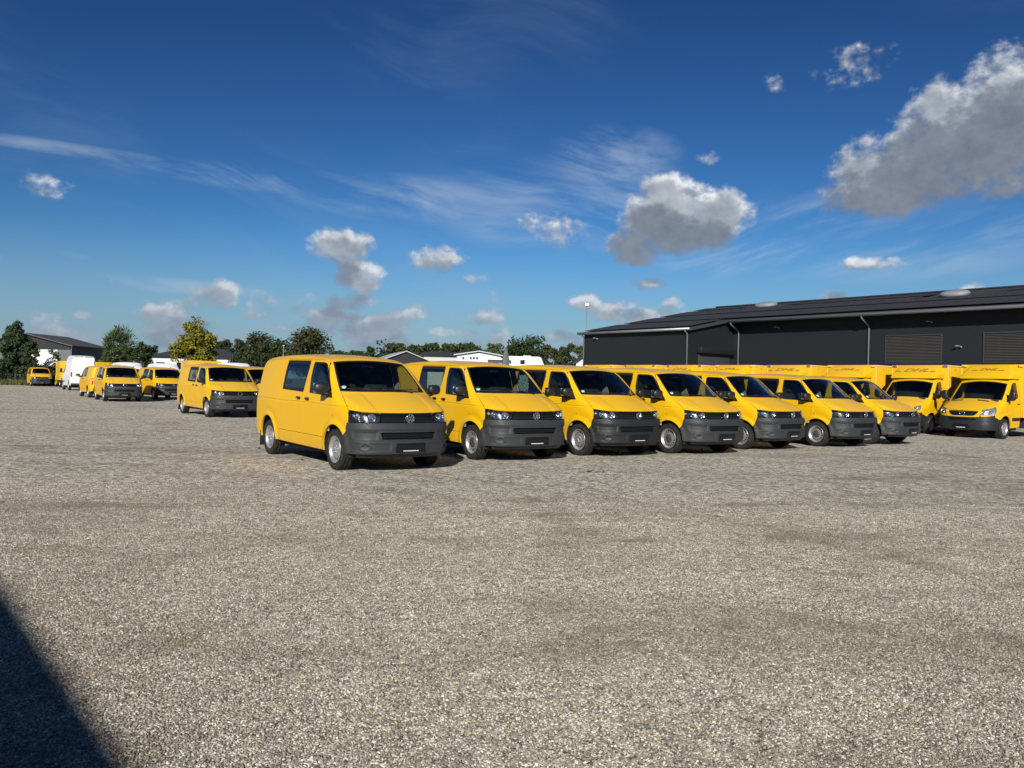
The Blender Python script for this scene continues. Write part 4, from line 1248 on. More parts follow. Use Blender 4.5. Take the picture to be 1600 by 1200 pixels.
    Fc = [(0, 1, 2, 3), (3, 2, 5, 4), (4, 5, 7, 6), (1, 8, 10, 2), (2, 10, 7, 5), (0, 3, 11, 9), (3, 4, 6, 11), (6, 7, 10, 11), (11, 10, 8, 9), (0, 9, 8, 1)]
    bm = bmesh.new()
    vs = [bm.verts.new(p) for p in P]
    for q in Fc: bm.faces.new([vs[i] for i in q])
    bmesh.ops.recalc_face_normals(bm, faces=bm.faces)
    bmesh.ops.bevel(bm, geom=[e for e in bm.edges], offset=0.035, segments=3, profile=0.5, affect='EDGES')
    me = bpy.data.meshes.new('roof_fairing'); bm.to_mesh(me); bm.free()
    me.materials.append(M)
    me.polygons.foreach_set('use_smooth', [True] * len(me.polygons))
    fa = link(bpy.data.objects.new('roof_fairing', me), root)
    # slope frame of the fairing front
    a = Vector((x0 - 0.03, 0, zb + 0.08)); b = Vector((x1 + 0.10, 0, zt))
    up = (b - a).normalized(); nrm = Vector((0, 1, 0)).cross(up); nrm = -nrm if nrm.x < 0 else nrm
    mid = a.lerp(b, 0.62 if not daily else 0.56) + nrm * 0.004
    rgt = up.cross(nrm)
    mw = Matrix((rgt, up, nrm)).transposed().to_4x4(); mw.translation = mid
    size = 0.27 if daily else 0.17
    text_mesh('lettering', 'DHL', size, M_GHOST, 0.002, 0.35, fa, mw @ Matrix.Diagonal((1.75, 1, 1, 1)), 1.0, 0.008)
    w = 0.24 if daily else 0.18
    st = MB()
    for s in (-1, 1):
        for k in range(2):
            st.box((s * (0.64 if daily else 0.44) + (-0.01 if s < 0 else 0.01) * k, -size * 0.30 + k * size * 0.18 - 0.012, 0.002), (0.20, size * 0.09, 0.003))
    o = st.build('lettering_stripes', M_GHOST, fa); o.matrix_local = mw; o['kind'] = 'stuff'
    return root
M_ALU = M_STEEL
M_YELRAIL = paint('pale_yellow_rail', (0.86, 0.56, 0.10), 0.15)
M_AMBER2 = principled('faded_marker', (0.45, 0.27, 0.05), 0.5)
M_GHOST = principled('ghost_lettering', (0.36, 0.165, 0.003), 0.55)

# ======SCENE
def at(u, v, d):
    """the point at forward distance d that lies behind photograph position (u, v) of 1600 x 1200"""
    a0, b0 = u - 800, 600 - v
    a = a0 * math.cos(ROLL) - b0 * math.sin(ROLL); b = a0 * math.sin(ROLL) + b0 * math.cos(ROLL)
    x, q = a / F_PX, b / F_PX
    y = math.cos(PITCH) - q * math.sin(PITCH); z = math.sin(PITCH) + q * math.cos(PITCH)
    return Vector((x / y * d, d, CAM_H + z / y * d))

# ------------------------------------------------------------------ ground
def gravel_colour(N, rnd, big, gain):
    c = N.ramp(rnd, [(0.0, (0.085, 0.077, 0.066)), (0.20, (0.20, 0.182, 0.152)), (0.45, (0.345, 0.310, 0.255)), (0.57, (0.235, 0.245, 0.262)), (0.68, (0.40, 0.315, 0.215)), (0.80, (0.46, 0.425, 0.36)), (0.92, (0.62, 0.58, 0.50)), (1.0, (0.80, 0.77, 0.70))])
    c = N.mix(N.math('MULTIPLY', big, 0.66), c, (0.150, 0.124, 0.094))
    return N.mix(1.0, c, (gain * 0.995, gain * 0.98, gain * 0.935), 'MULTIPLY')
def gravel_patches(N, pos):
    """large damp or dusty patches and worn wheel tracks"""
    a = N.noise(N.vmath('MULTIPLY', pos, (0.8, 1.7, 1.0)), 1.0, 5.0, 0.66)
    wv = N.vmath('ADD', pos, N.vmath('SCALE', N.noise(pos, 0.12, 2.0, 0.5, col=True), scale=5.0))
    b = N.noise(N.vmath('MULTIPLY', wv, (0.07, 0.60, 1.0)), 1.0, 4.0, 0.6)
    c = N.noise(pos, 0.16, 2.0, 0.5)
    p1 = N.math('MULTIPLY', N.smooth(a, 0.48, 0.66), N.smooth(c, 0.42, 0.60))
    # turning arcs left by tyres, worn through in places
    tr = None
    for cx, cy, rad in ((-9.0, 0.5, 13.2), (-9.0, 0.5, 14.8), (13.0, -2.5, 16.4), (13.0, -2.5, 18.0), (-2.0, 27.0, 17.6), (-2.0, 27.0, 19.2)):
        d = N.vmath('DISTANCE', N.vmath('MULTIPLY', wv2(N, pos), (1, 1, 0)), (cx, cy, 0))
        q = N.smooth(N.math('ABSOLUTE', N.math('SUBTRACT', d, rad)), 0.10, 0.30, 1.0, 0.0)
        tr = q if tr is None else N.math('MAXIMUM', tr, q)
    tr = N.math('MULTIPLY', tr, N.smooth(N.noise(pos, 0.9, 4.0, 0.65), 0.40, 0.66))
    s_ = N.math('ADD', N.math('MULTIPLY', p1, 0.78), N.math('MULTIPLY', N.smooth(b, 0.50, 0.66), 0.50), clamp=True)
    return N.math('ADD', s_, N.math('MULTIPLY', tr, 0.50), clamp=True)
def wv2(N, pos):
    return N.vmath('ADD', pos, N.vmath('SCALE', N.noise(pos, 0.35, 1.0, 0.5, col=True), scale=0.7))
def _gravel(N, b):
    pos = N.new('ShaderNodeNewGeometry').outputs['Position']
    vo = N.new('ShaderNodeTexVoronoi', voronoi_dimensions='2D'); vo.inputs['Scale'].default_value = 95.0
    vo.inputs['Randomness'].default_value = 1.0
    N.put(vo.inputs['Vector'], pos)
    rnd = N.sep(vo.outputs['Color'])[0]
    clump = N.noise(pos, 9.0, 4.0, 0.65)
    mid = N.noise(pos, 22.0, 3.0, 0.7)
    v2 = N.new('ShaderNodeTexVoronoi', voronoi_dimensions='2D'); v2.inputs['Scale'].default_value = 17.0
    N.put(v2.inputs['Vector'], pos)
    mid = N.math('ADD', mid, N.math('MULTIPLY', N.math('SUBTRACT', N.sep(v2.outputs['Color'])[0], 0.5), 0.75))
    rnd = N.math('ADD', rnd, N.math('ADD', N.math('MULTIPLY', N.math('SUBTRACT', clump, 0.5), 0.75), N.math('MULTIPLY', N.math('SUBTRACT', mid, 0.5), 0.8)), clamp=True)
    N.put(b.inputs['Base Color'], gravel_colour(N, rnd, gravel_patches(N, pos), 1.36))
    h = N.math('SUBTRACT', 1.0, N.math('MULTIPLY', vo.outputs['Distance'], 1.5), clamp=True)
    h = N.math('ADD', h, N.math('MULTIPLY', N.noise(pos, 26.0, 3.0), 0.9))
    bp = N.new('ShaderNodeBump'); bp.inputs['Strength'].default_value = 0.7; bp.inputs['Distance'].default_value = 0.005
    N.put(bp.inputs['Height'], h)
    bp2 = N.new('ShaderNodeBump'); bp2.inputs['Strength'].default_value = 0.30; bp2.inputs['Distance'].default_value = 0.04
    N.put(bp2.inputs['Height'], N.noise(pos, 3.0, 4.0, 0.6))
    N.put(bp2.inputs['Normal'], bp.outputs[0])
    N.put(b.inputs['Normal'], bp2.outputs[0])
M_GRAVEL = principled('gravel', (0.3, 0.28, 0.25), 0.92, nodes=_gravel, spec=0.25)
def _stone(N, b):
    oi = N.new('ShaderNodeObjectInfo')
    pos = N.new('ShaderNodeNewGeometry').outputs['Position']
    N.put(b.inputs['Base Color'], gravel_colour(N, oi.outputs['Random'], gravel_patches(N, oi.outputs['Location']), 1.04))
M_STONE = principled('loose_stone', (0.3, 0.28, 0.25), 0.8, nodes=_stone, spec=0.3)
M_GRASS = varied('rough_grass', (0.075, 0.095, 0.030), 0.95, 0.45, 0.25)

struct(MB().add([(-1500, -1500, -0.006), (1500, -1500, -0.006), (1500, 2500, -0.006), (-1500, 2500, -0.006)], [(0, 1, 2, 3)]).build('ground', M_GRASS))
struct(MB().add([(-110, -40, 0), (90, -40, 0), (90, 85.5, 0), (-110, 85.5, 0)], [(0, 1, 2, 3)]).build('gravel_yard', M_GRAVEL))

def loose_stones():
    """gravel lying loose in the foreground: nobody could count it"""
    me = MB().add([(-5.2, 1.7, 0.002), (5.2, 1.7, 0.002), (12.0, 12.0, 0.002), (-12.0, 12.0, 0.002)], [(0, 1, 2, 3)]).mesh('loose_gravel', M_STONE)
    o = link(bpy.data.objects.new('loose_gravel', me)); o['kind'] = 'stuff'
    g = bpy.data.node_groups.new('scatter_stones', 'GeometryNodeTree')
    g.interface.new_socket('Geometry', in_out='INPUT', socket_type='NodeSocketGeometry')
    g.interface.new_socket('Geometry', in_out='OUTPUT', socket_type='NodeSocketGeometry')
    n = g.nodes; L = g.links.new
    gi, go = n.new('NodeGroupInput'), n.new('NodeGroupOutput')
    sub = n.new('GeometryNodeSubdivideMesh'); sub.inputs['Level'].default_value = 5
    dist = n.new('GeometryNodeDistributePointsOnFaces')
    pos = n.new('GeometryNodeInputPosition'); sp = n.new('ShaderNodeSeparateXYZ')
    mr = n.new('ShaderNodeMapRange'); mr.inputs[1].default_value = 3.5; mr.inputs[2].default_value = 11.5; mr.inputs[3].default_value = 8800; mr.inputs[4].default_value = 300
    L(gi.outputs[0], sub.inputs[0]); L(sub.outputs[0], dist.inputs['Mesh'])
    L(pos.outputs[0], sp.inputs[0]); L(sp.outputs[1], mr.inputs[0]); L(mr.outputs[0], dist.inputs['Density'])
    ico = n.new('GeometryNodeMeshIcoSphere'); ico.inputs['Radius'].default_value = 0.0050; ico.inputs['Subdivisions'].default_value = 2
    # knock the ball into a pebble
    npos = n.new('GeometryNodeInputPosition'); nz = n.new('ShaderNodeTexNoise'); nz.inputs['Scale'].default_value = 230.0; nz.inputs['Detail'].default_value = 1.0
    vs = n.new('ShaderNodeVectorMath'); vs.operation = 'SUBTRACT'; vs.inputs[1].default_value = (0.5, 0.5, 0.5)
    vm = n.new('ShaderNodeVectorMath'); vm.operation = 'SCALE'; vm.inputs['Scale'].default_value = 0.009
    setp = n.new('GeometryNodeSetPosition')
    L(npos.outputs[0], nz.inputs['Vector']); L(nz.outputs['Color'], vs.inputs[0]); L(vs.outputs[0], vm.inputs[0])
    L(ico.outputs[0], setp.inputs['Geometry']); L(vm.outputs[0], setp.inputs['Offset'])
    smt = n.new('GeometryNodeSetMaterial'); smt.inputs['Material'].default_value = M_STONE
    L(setp.outputs[0], smt.inputs[0])
    inst = n.new('GeometryNodeInstanceOnPoints')
    rs = n.new('FunctionNodeRandomValue'); rs.data_type = 'FLOAT_VECTOR'
    rs.inputs[0].default_value = (0.45, 0.45, 0.35); rs.inputs[1].default_value = (1.45, 1.25, 0.95)
    rr = n.new('FunctionNodeRandomValue'); rr.data_type = 'FLOAT_VECTOR'
    rr.inputs[0].default_value = (-0.5, -0.5, 0); rr.inputs[1].default_value = (0.5, 0.5, 6.28)
    L(dist.outputs['Points'], inst.inputs['Points']); L(smt.outputs[0], inst.inputs['Instance'])
    L(rr.outputs[0], inst.inputs['Rotation']); L(rs.outputs[0], inst.inputs['Scale'])
    L(inst.outputs[0], go.inputs[0])
    md = o.modifiers.new('scatter_stones', 'NODES'); md.node_group = g
loose_stones()

# ------------------------------------------------------------------ the dark hall on the right
def _clad(N, b):
    tc = N.new('ShaderNodeTexCoord').outputs['Object']
    oc = N.noise(tc, 0.35, 4.0, 0.6)
    x, y, z = N.sep(tc)
    N.put(b.inputs['Base Color'], N.mix(oc, (0.0100, 0.0130, 0.0152), (0.0145, 0.0180, 0.0205)))
    w = N.new('ShaderNodeTexWave', wave_type='BANDS', bands_direction='X'); w.inputs['Scale'].default_value = 3.2
    N.put(w.inputs['Vector'], tc)
    bp = N.new('ShaderNodeBump'); bp.inputs['Strength'].default_value = 0.25; bp.inputs['Distance'].default_value = 0.01
    N.put(bp.inputs['Height'], w.outputs['Fac']); N.put(b.inputs['Normal'], bp.outputs[0])
M_CLAD = principled('anthracite_cladding', (0.02, 0.023, 0.025), 0.55, nodes=_clad, spec=0.35)
M_ROOF = varied('dark_roof_sheet', (0.034, 0.035, 0.038), 0.75, 0.25, 0.6)
def _pv(N, b):
    tc = N.new('ShaderNodeTexCoord').outputs['Object']
    br = N.new('ShaderNodeTexBrick', offset=0.0); br.inputs['Scale'].default_value = 1.0
    br.inputs['Brick Width'].default_value = 0.165; br.inputs['Row Height'].default_value = 0.165; br.inputs['Mortar Size'].default_value = 0.006
    br.inputs['Color1'].default_value = (0.040, 0.041, 0.044, 1); br.inputs['Color2'].default_value = (0.050, 0.051, 0.054, 1); br.inputs['Mortar'].default_value = (0.06, 0.06, 0.065, 1)
    N.put(br.inputs['Vector'], tc); N.put(b.inputs['Base Color'], br.outputs[0])
M_PV = principled('solar_cells', (0.02, 0.02, 0.03), 0.60, nodes=_pv, spec=0.08)
M_PVF = principled('solar_frame', (0.03, 0.03, 0.032), 0.45, 0.3)
M_DARKMET = varied('dark_metal', (0.035, 0.037, 0.04), 0.5, 0.2, 3.0)
M_BLIND = varied('brown_blind_slat', (0.060, 0.052, 0.046), 0.5, 0.2, 3.0)
M_OPAL = principled('opal_skylight', (0.22, 0.225, 0.23), 0.5)

def make_hall():
    u, n = Vector((0.632, -0.775, 0)).normalized(), Vector((0.775, 0.632, 0)).normalized()
    C0 = Vector((10.92, 50.0, 0))
    root = empty('industrial_hall', C0, math.atan2(u.y, u.x))
    # local frame: x along the front (to the right), y to the back, z up; the corner of the projecting part is the origin
    XL, XR, D, SET = -9.3, 42.0, 31.0, 4.55
    SL = 0.193
    rz = lambda y: 5.22 + SL * y if y <= 15.5 else 5.22 + SL * (31.0 - y)
    def wall(name, pts, d):
        return fix_normals(MB().prism(pts, d).build(name, M_CLAD, root))
    wall('front_wall', [(XL, 0, 0), (0, 0, 0), (0, 0, 5.16), (XL, 0, 5.16)], (0, 0.2, 0))
    wall('main_wall', [(0, SET, 0), (XR, SET, 0), (XR, SET, 5.98), (0, SET, 5.98)], (0, 0.2, 0))
    wall('return_wall', [(-0.2, 0.2, 0), (-0.2, SET, 0), (-0.2, SET, rz(SET) - 0.1), (-0.2, 0.2, rz(0.2) - 0.1)], (0.2, 0, 0))
    wall('gable_wall', [(XL, 0.2, 0), (XL, D, 0), (XL, D, 5.1), (XL, 15.5, 8.05), (XL, 0.2, 5.14)], (0.2, 0, 0))
    wall('far_gable_wall', [(XR - 0.2, SET, 0), (XR - 0.2, D, 0), (XR - 0.2, D, 5.1), (XR - 0.2, 15.5, 8.05), (XR - 0.2, SET, rz(SET) - 0.1)], (0.2, 0, 0))
    wall('back_wall', [(XL, D - 0.2, 0), (XR, D - 0.2, 0), (XR, D - 0.2, 5.1), (XL, D - 0.2, 5.1)], (0, 0.2, 0))
    ye, t = SET - 0.95, 0.16
    r = MB()
    def slab(x0, x1, y0, y1):
        r.prism([(x0, y0, rz(y0)), (x1, y0, rz(y0)), (x1, y1, rz(y1)), (x0, y1, rz(y1))], (0, 0, -t))
    slab(XL - 0.25, 0.25, -0.30, ye)
    r2 = MB()
    r.prism([(XL - 0.25, ye, rz(ye)), (XR + 0.3, ye, rz(ye)), (XR + 0.3, 15.5, rz(15.5)), (XL - 0.25, 15.5, rz(15.5))], (0, 0, -t))
    roof = fix_normals(r.build('roof', M_ROOF, root))
    b = MB().prism([(XL - 0.25, 15.5, rz(15.5) - 0.001), (XR + 0.3, 15.5, rz(15.5) - 0.001), (XR + 0.3, D + 0.3, rz(D + 0.3)), (XL - 0.25, D + 0.3, rz(D + 0.3))], (0, 0, -t))
    fix_normals(b.build('back_roof', M_ROOF, root))
    MB().box(((XL + XR) / 2, 15.5, rz(15.5) + 0.03), (XR - XL + 0.4, 0.5, 0.10), 0.03).build('ridge_cap', M_DARKMET, roof)
    # solar modules, each one a part
    q = MB().box((0, 0, 0), (0.985, 1.60, 0.035)).mesh('solar_panel', M_PVF)
    fr = MB().box((0, 0, 0.0195), (0.945, 1.56, 0.004)).mesh('solar_cells', M_PV)
    me = bpy.data.meshes.new('solar_panel')
    bm = bmesh.new(); bm.from_mesh(q); nb = len(bm.faces); bm.from_mesh(fr)
    for i, f in enumerate(bm.faces): f.material_index = 0 if i < nb else 1
    bm.to_mesh(me); bm.free()
    me.materials.append(M_PVF); me.materials.append(M_PV)
    tilt = Matrix.Rotation(math.atan(SL), 4, 'X')
    rows = [0.75, 2.40, 4.75, 6.40, 8.75, 10.40, 12.75]
    domes = [(-3.2, 13.0), (10.8, 11.6), (24.5, 12.2)]
    cnt = 0
    for y in rows:
        x = XL + 0.6 if True else 0
        while x < 33.0:
            if (y < 4.0 and x > -0.5): break
            if not any(abs(x - dx) < 2.1 and abs(y - dy) < 2.3 for dx, dy in domes) and cnt < 298 and x < 30:
                o = link(bpy.data.objects.new('solar_panel', me), roof)
                o.matrix_local = Matrix.Translation((x, y, rz(y) + 0.11)) @ tilt
                cnt += 1
            x += 1.02
    for dx, dy in domes:
        P, Fc = superell((0, 0, 0), (1.7, 1.4, 0.50), (24, 12), 2.3)
        d = MB().add(P, Fc, True).build('skylight', M_OPAL, roof)
        d.matrix_local = Matrix.Translation((dx, dy, rz(dy) + 0.12)) @ tilt
        MB().box((0.1, -0.55, 0.20), (0.45, 0.3, 0.10), 0.02).build('skylight_vent', M_DARKMET, roof).matrix_local = d.matrix_local.copy()
    # gutters and downpipes
    MB().tube([(XL - 0.3, -0.36, 5.12), (0.30, -0.36, 5.12)], 0.085, 10).build('gutter', M_STEEL, root)
    MB().tube([(0.30, ye - 0.08, rz(ye) - 0.10), (XR, ye - 0.08, rz(ye) - 0.10)], 0.095, 10).build('gutter', M_STEEL, root)
    for x in (XL + 0.05, -0.10):
        MB().tube([(x, -0.36, 5.06), (x, -0.14, 4.88), (x, -0.08, 4.80), (x, -0.08, 0.05)], 0.05, 8).build('downpipe', M_PIPE, root)
    for x in (0.45, 9.15, 18.0, 27.0):
        z0 = rz(ye) - 0.15
        MB().tube([(x, ye - 0.08, z0), (x, ye, z0 - 0.14), (x, SET - 0.14, z0 - 0.50), (x, SET - 0.09, z0 - 0.62), (x, SET - 0.09, 0.05)], 0.05, 8).build('downpipe', M_PIPE, root)
    # roller door in the return wall
    dr = empty('roller_door'); dr.parent = root
    MB().box((0.03, 2.5, 1.85), (0.06, 3.2, 3.7), 0.005).build('door_leaf', M_DARKMET, dr)
    MB().box((0.18, 2.5, 3.86), (0.36, 3.5, 0.38), 0.02).build('roller_housing', M_CLADD, dr)
    for k in range(4):
        MB().box((0.065, 1.3 + k * 0.8, 2.35), (0.015, 0.62, 0.30), 0.004).build('pane', M_DGLASS, dr)
    # windows with outside blinds
    for x0, x1 in ((10.15, 13.05), (15.2, 18.1), (20.2, 23.1)):
        wn = empty('window'); wn.parent = root
        zc0, zc1 = 3.15, 4.62
        y = SET - 0.015
        f = MB()
        f.box(((x0 + x1) / 2, y, zc0 - 0.03), (x1 - x0 + 0.14, 0.10, 0.06)).box(((x0 + x1) / 2, y, zc1 + 0.03), (x1 - x0 + 0.14, 0.10, 0.06))
        f.box((x0 - 0.035, y, (zc0 + zc1) / 2), (0.07, 0.10, zc1 - zc0)).box((x1 + 0.035, y, (zc0 + zc1) / 2), (0.07, 0.10, zc1 - zc0))
        f.build('window_frame', M_DARKMET, wn)
        MB().box(((x0 + x1) / 2, SET - 0.006, (zc0 + zc1) / 2), (x1 - x0, 0.02, zc1 - zc0)).build('pane', M_DGLASS, wn)
        sm = MB().box((0, 0, 0), (x1 - x0 - 0.04, 0.075, 0.008), rot=Matrix.Rotation(0.75, 3, 'X')).mesh('blind_slat', M_BLIND)
        for k in range(18):
            link(bpy.data.objects.new('blind_slat', sm), wn, ((x0 + x1) / 2, y - 0.010, zc0 + 0.06 + k * 0.079))
    # lamps and cameras on the wall
    for x, y, z in ((XL + 1.4, -0.08, 4.72), (14.1, SET - 0.1, 3.95), (3.4, SET - 0.1, 5.35), (12.6, SET - 0.1, 5.30)):
        MB().box((x, y, z), (0.08, 0.10, 0.08), 0.02).tube([(x, y + 0.03, z + 0.03), (x - 0.14, y - 0.12, z + 0.06)], 0.018, 6).box((x - 0.17, y - 0.15, z + 0.05), (0.14, 0.11, 0.07), 0.02).build('wall_lamp', M_STEEL, root)
    tag(root, 'dark anthracite industrial hall with solar panels on its roof, right of the vans', 'building')
M_CLADD = principled('black_housing', (0.010, 0.011, 0.012), 0.5)
M_DGLASS = principled('dark_window', (0.012, 0.013, 0.015), 0.12, spec=0.5)
make_hall()

def make_workshop():
    """stands behind the photographer, whose spot lies in its shadow"""
    u = Vector((0.638, -0.770, 0)).normalized()
    E = 4.6
    sh = Vector((SUN_DIR.x, SUN_DIR.y, 0)).normalized() * (E / math.tan(SUN_ELEV))
    P0 = Vector((-1.38, 3.05, 0)) + sh
    root = empty('workshop_building', P0, math.atan2(u.y, u.x))   # local x runs along the eave, the building lies towards -y
    MB().box((2.0, -6.0, E / 2 - 0.1), (44, 11.4, E - 0.2)).build('wall', M_CLAD, root)
    fix_normals(MB().prism([(-20.3, 0, E - 0.15), (-20.3, 0, E), (-20.3, -6, E + 0.7), (-20.3, -12, E), (-20.3, -12, E - 0.15)], (44.6, 0, 0)).build('roof', M_ROOF, root))
    for x in (-12, -4, 4, 12):
        MB().box((x, -0.27, 2.0), (3.2, 0.08, 3.6), 0.01).build('door_leaf', M_DARKMET, root)
    tag(root, 'dark workshop behind the photographer whose shadow falls at the lower left', 'building')
make_workshop()

# ------------------------------------------------------------------ houses and halls in the distance
M_WALLW = varied('white_render', (0.70, 0.70, 0.68), 0.85, 0.08, 0.8)
M_WALLG = varied('grey_render', (0.13, 0.13, 0.135), 0.85, 0.15, 0.8)
M_WALLB = varied('beige_board', (0.50, 0.48, 0.43), 0.85, 0.12, 0.8)
M_TILE = varied('dark_tiles', (0.030, 0.032, 0.036), 0.75, 0.25, 1.2, 0.3, 6.0)
M_TILEG = varied('grey_brown_tiles', (0.075, 0.070, 0.066), 0.75, 0.25, 1.2, 0.3, 6.0)
M_TIN = varied('pale_sheet_roof', (0.42, 0.43, 0.44), 0.5, 0.15, 0.6)
M_TIMB = varied('dark_boarding', (0.022, 0.023, 0.026), 0.85, 0.2, 1.0)

def gable_house(name, x0, x1, y0, depth, eave, ridge, wall, roofm, label, gablem=None, rz=0.0, wins=(), doors=(), split=None):
    """gable end towards the camera; local origin at the middle of the gable's foot"""
    w = (x1 - x0) / 2
    root = empty(name, ((x0 + x1) / 2, y0, 0), rz)
    zt = split if split else eave
    MB().box((0, depth / 2, zt / 2), (2 * w, depth, zt)).build('wall', wall, root)
    g = MB().prism([(-w, 0.0, zt + 0.002), (w, 0.0, zt + 0.002), (w, 0.0, eave), (0, 0.0, ridge - 0.12), (-w, 0.0, eave)], (0, depth, 0))
    fix_normals(g.build('gable', gablem or wall, root))
    r = MB(); o = 0.45; t = 0.16; sl = (ridge - eave) / w
    for s in (-1, 1):
        r.prism([(0, -o, ridge), (0, depth + o, ridge), (s * (w + o), depth + o, eave - sl * o), (s * (w + o), -o, eave - sl * o)], (0, 0, t))
    fix_normals(r.build('roof', roofm, root))
    for (x, z, a, b) in wins:
        q = MB().box((x, -0.02, z), (a + 0.12, 0.06, b + 0.12)).build('window', M_WALLW, root)
        MB().box((x, -0.055, z), (a, 0.02, b)).build('pane', M_DGLASS, q)
    for (x, z, a, b) in doors:
        MB().box((x, -0.03, z), (a, 0.06, b), 0.01).build('door', M_DGLASS, root)
    tag(root, label, 'building')
    return root
h = gable_house('farm_building', -72.6, -60.3, 110, 10, 5.1, 6.6, M_WALLG, M_TILEG, 'white building with dark gable and shallow tiled roof behind the fence, far left', M_TIMB, split=4.55)
_x0, _x1 = at(50, 550, 110).x + 66.45, at(90, 550, 110).x + 66.45
MB().box(((_x0 + _x1) / 2, -0.03, 2.28), (_x1 - _x0, 0.08, 4.5)).build('white_wall_panel', M_WALLW, h)
# its long side, towards the yard
for (y, z, b, c) in ((2.0, 1.6, 1.6, 3.0), (7.0, 3.4, 1.3, 1.2)):
    MB().box((6.18, y, z), (0.06, b, c), 0.01).build('window', M_DGLASS, h)
MB().box((6.20, 5, 2.6), (0.10, 9.9, 5.0)).build('grey_side_wall', M_WALLG, h)

def hip_house(name, x0, x1, y0, depth, eave, ridge, label):
    w = (x1 - x0) / 2
    root = empty(name, ((x0 + x1) / 2, y0, 0))
    MB().box((0, depth / 2, eave / 2), (2 * w, depth, eave)).build('wall', M_WALLW, root)
    o = 0.5; d2 = depth / 2
    P = [(-w - o, -o, eave), (w + o, -o, eave), (w + o, depth + o, eave), (-w - o, depth + o, eave), (-w + d2 * 0.8, d2, ridge), (w - d2 * 0.8, d2, ridge)]
    fix_normals(MB().add(P, [(0, 1, 5, 4), (1, 2, 5), (2, 3, 4, 5), (3, 0, 4), (3, 2, 1, 0)]).build('roof', M_TILE, root))
    for k in range(4):
        x = -w + (k + 0.6) * 2 * w / 4.3
        q = MB().box((x, -0.02, eave - 1.4), (1.5, 0.06, 1.3)).build('window', M_WALLB, root)
        MB().box((x, -0.055, eave - 1.4), (1.3, 0.02, 1.1)).build('pane', M_DGLASS, q)
    tag(root, label, 'building')
a, b = at(232, 556, 130), at(369, 557, 130)
hip_house('bungalow', a.x, b.x, 130, 9.0, 4.35, 6.0, 'white bungalow with dark hipped roof behind the yellowing tree')
a, b = at(600, 560, 140), at(669, 559, 140)
g1 = gable_house('shed_hall', a.x, b.x, 140, 18, a.z - 0.2, at(634, 549.5, 140).z, M_TIMB, M_TIN, 'dark gabled hall with pale sheet roof in the distance above the first van', rz=0.30)
a, b = at(662, 560, 170), at(722, 560, 170)
root = empty('long_barn', ((a.x + b.x) / 2, 170, 0))
MB().box((0, 4, a.z / 2 + 0.3), (b.x - a.x, 8, a.z + 0.6)).build('wall', M_WALLB, root)
fix_normals(MB().prism([(-(b.x - a.x) / 2 - 0.4, -0.5, a.z + 0.55), (-(b.x - a.x) / 2 - 0.4, 4, a.z + 1.6), (-(b.x - a.x) / 2 - 0.4, 8.5, a.z + 0.55)], (b.x - a.x + 0.8, 0, 0)).build('roof', M_TILE, root))
tag(root, 'long low barn with beige wall and dark roof left of the white hall', 'building')
a, b = at(714, 560, 120), at(783, 560, 120)
wn = [((at(px, 559, 120).x - (a.x + b.x) / 2), at(px, 559.5, 120).z, 0.28 * 1.0, 0.32) for px in (724, 735.5, 740.5, 745.5)]
gable_house('white_hall', a.x, b.x, 120, 14, at(714, 554.5, 120).z, at(749, 549.6, 120).z, M_WALLW, M_TIN, 'white gabled hall with a row of tiny windows above the second van', wins=wn)
a, b = at(889, 560, 110), at(930, 560, 110)
gable_house('small_house', a.x + 1.0, b.x, 110, 9, at(900, 566, 110).z, at(915, 555, 110).z, M_WALLW, M_TILE, 'small house with dark roof half hidden by the corner of the hall')

# caravan: white body with roof hatch, window and door
a, b = at(762, 562, 75), at(850, 566, 75)
root = empty('caravan', ((a.x + b.x) / 2, 75, 0))
L = b.x - a.x; ht = at(800, 556.5, 75).z
pr = rounded([(-L / 2, 0.55), (L / 2, 0.55), (L / 2, ht - 0.75), (L / 2 - 0.28, ht - 0.08), (L / 2 - 0.5, ht), (-L / 2 + 1.7, ht), (-L / 2 + 1.6, ht - 0.22), (-L / 2, ht - 0.30)], 0.08)
fix_normals(MB().prism([(x, 0, z) for x, z in pr], (0, 2.3, 0)).build('body', M_WHITE, root))
q = MB().box((0.62, -0.01, ht - 0.52), (0.42, 0.04, 0.42), 0.01).build('window', M_DGLASS, root)
MB().box((1.05, 1.1, ht + 0.05), (0.75, 0.7, 0.12), 0.03).build('roof_hatch', M_WHITE, root)
MB().box((-L / 2 + 0.95, -0.35, ht - 0.36), (2.4, 0.7, 0.05), 0.01).build('awning', M_WHITE, root)
MB().box((-0.6, -0.01, 1.35), (0.6, 0.04, 1.5), 0.01).build('door', M_WHITE, root)
for x in (-0.4, 0.35):
    make_wheel(root, (x, 0.22, 0.32), -1, 0.32, 0.19)
tag(root, 'white caravan parked beyond the van row, roof hatch and window showing', 'caravan')

# closed parasol
p = at(790, 568, 60)
root = empty('closed_parasol', (p.x, 60, 0))
zt = at(790, 544.5, 60).z
MB().tube([(0, 0, 0), (0, 0, zt)], 0.03, 8).build('pole', M_STEEL, root)
m = MB(); prof = [(0.02, zt), (0.10, zt - 0.05), (0.13, zt - 0.12), (0.10, zt - 0.17), (0.16, zt - 0.35), (0.22, zt - 0.75), (0.24, zt - 1.2), (0.20, zt - 1.5), (0.05, zt - 1.52)]
P, Fc = [], []
for i, (r, z) in enumerate(prof):
    for k in range(24):
        t = 2 * math.pi * k / 24; q = r * (1 + 0.22 * math.cos(6 * t + 0.4 * i))
        P.append((q * math.cos(t), q * math.sin(t), z))
for i in range(len(prof) - 1):
    for k in range(24):
        k2 = (k + 1) % 24; Fc.append((i * 24 + k, i * 24 + k2, (i + 1) * 24 + k2, (i + 1) * 24 + k))
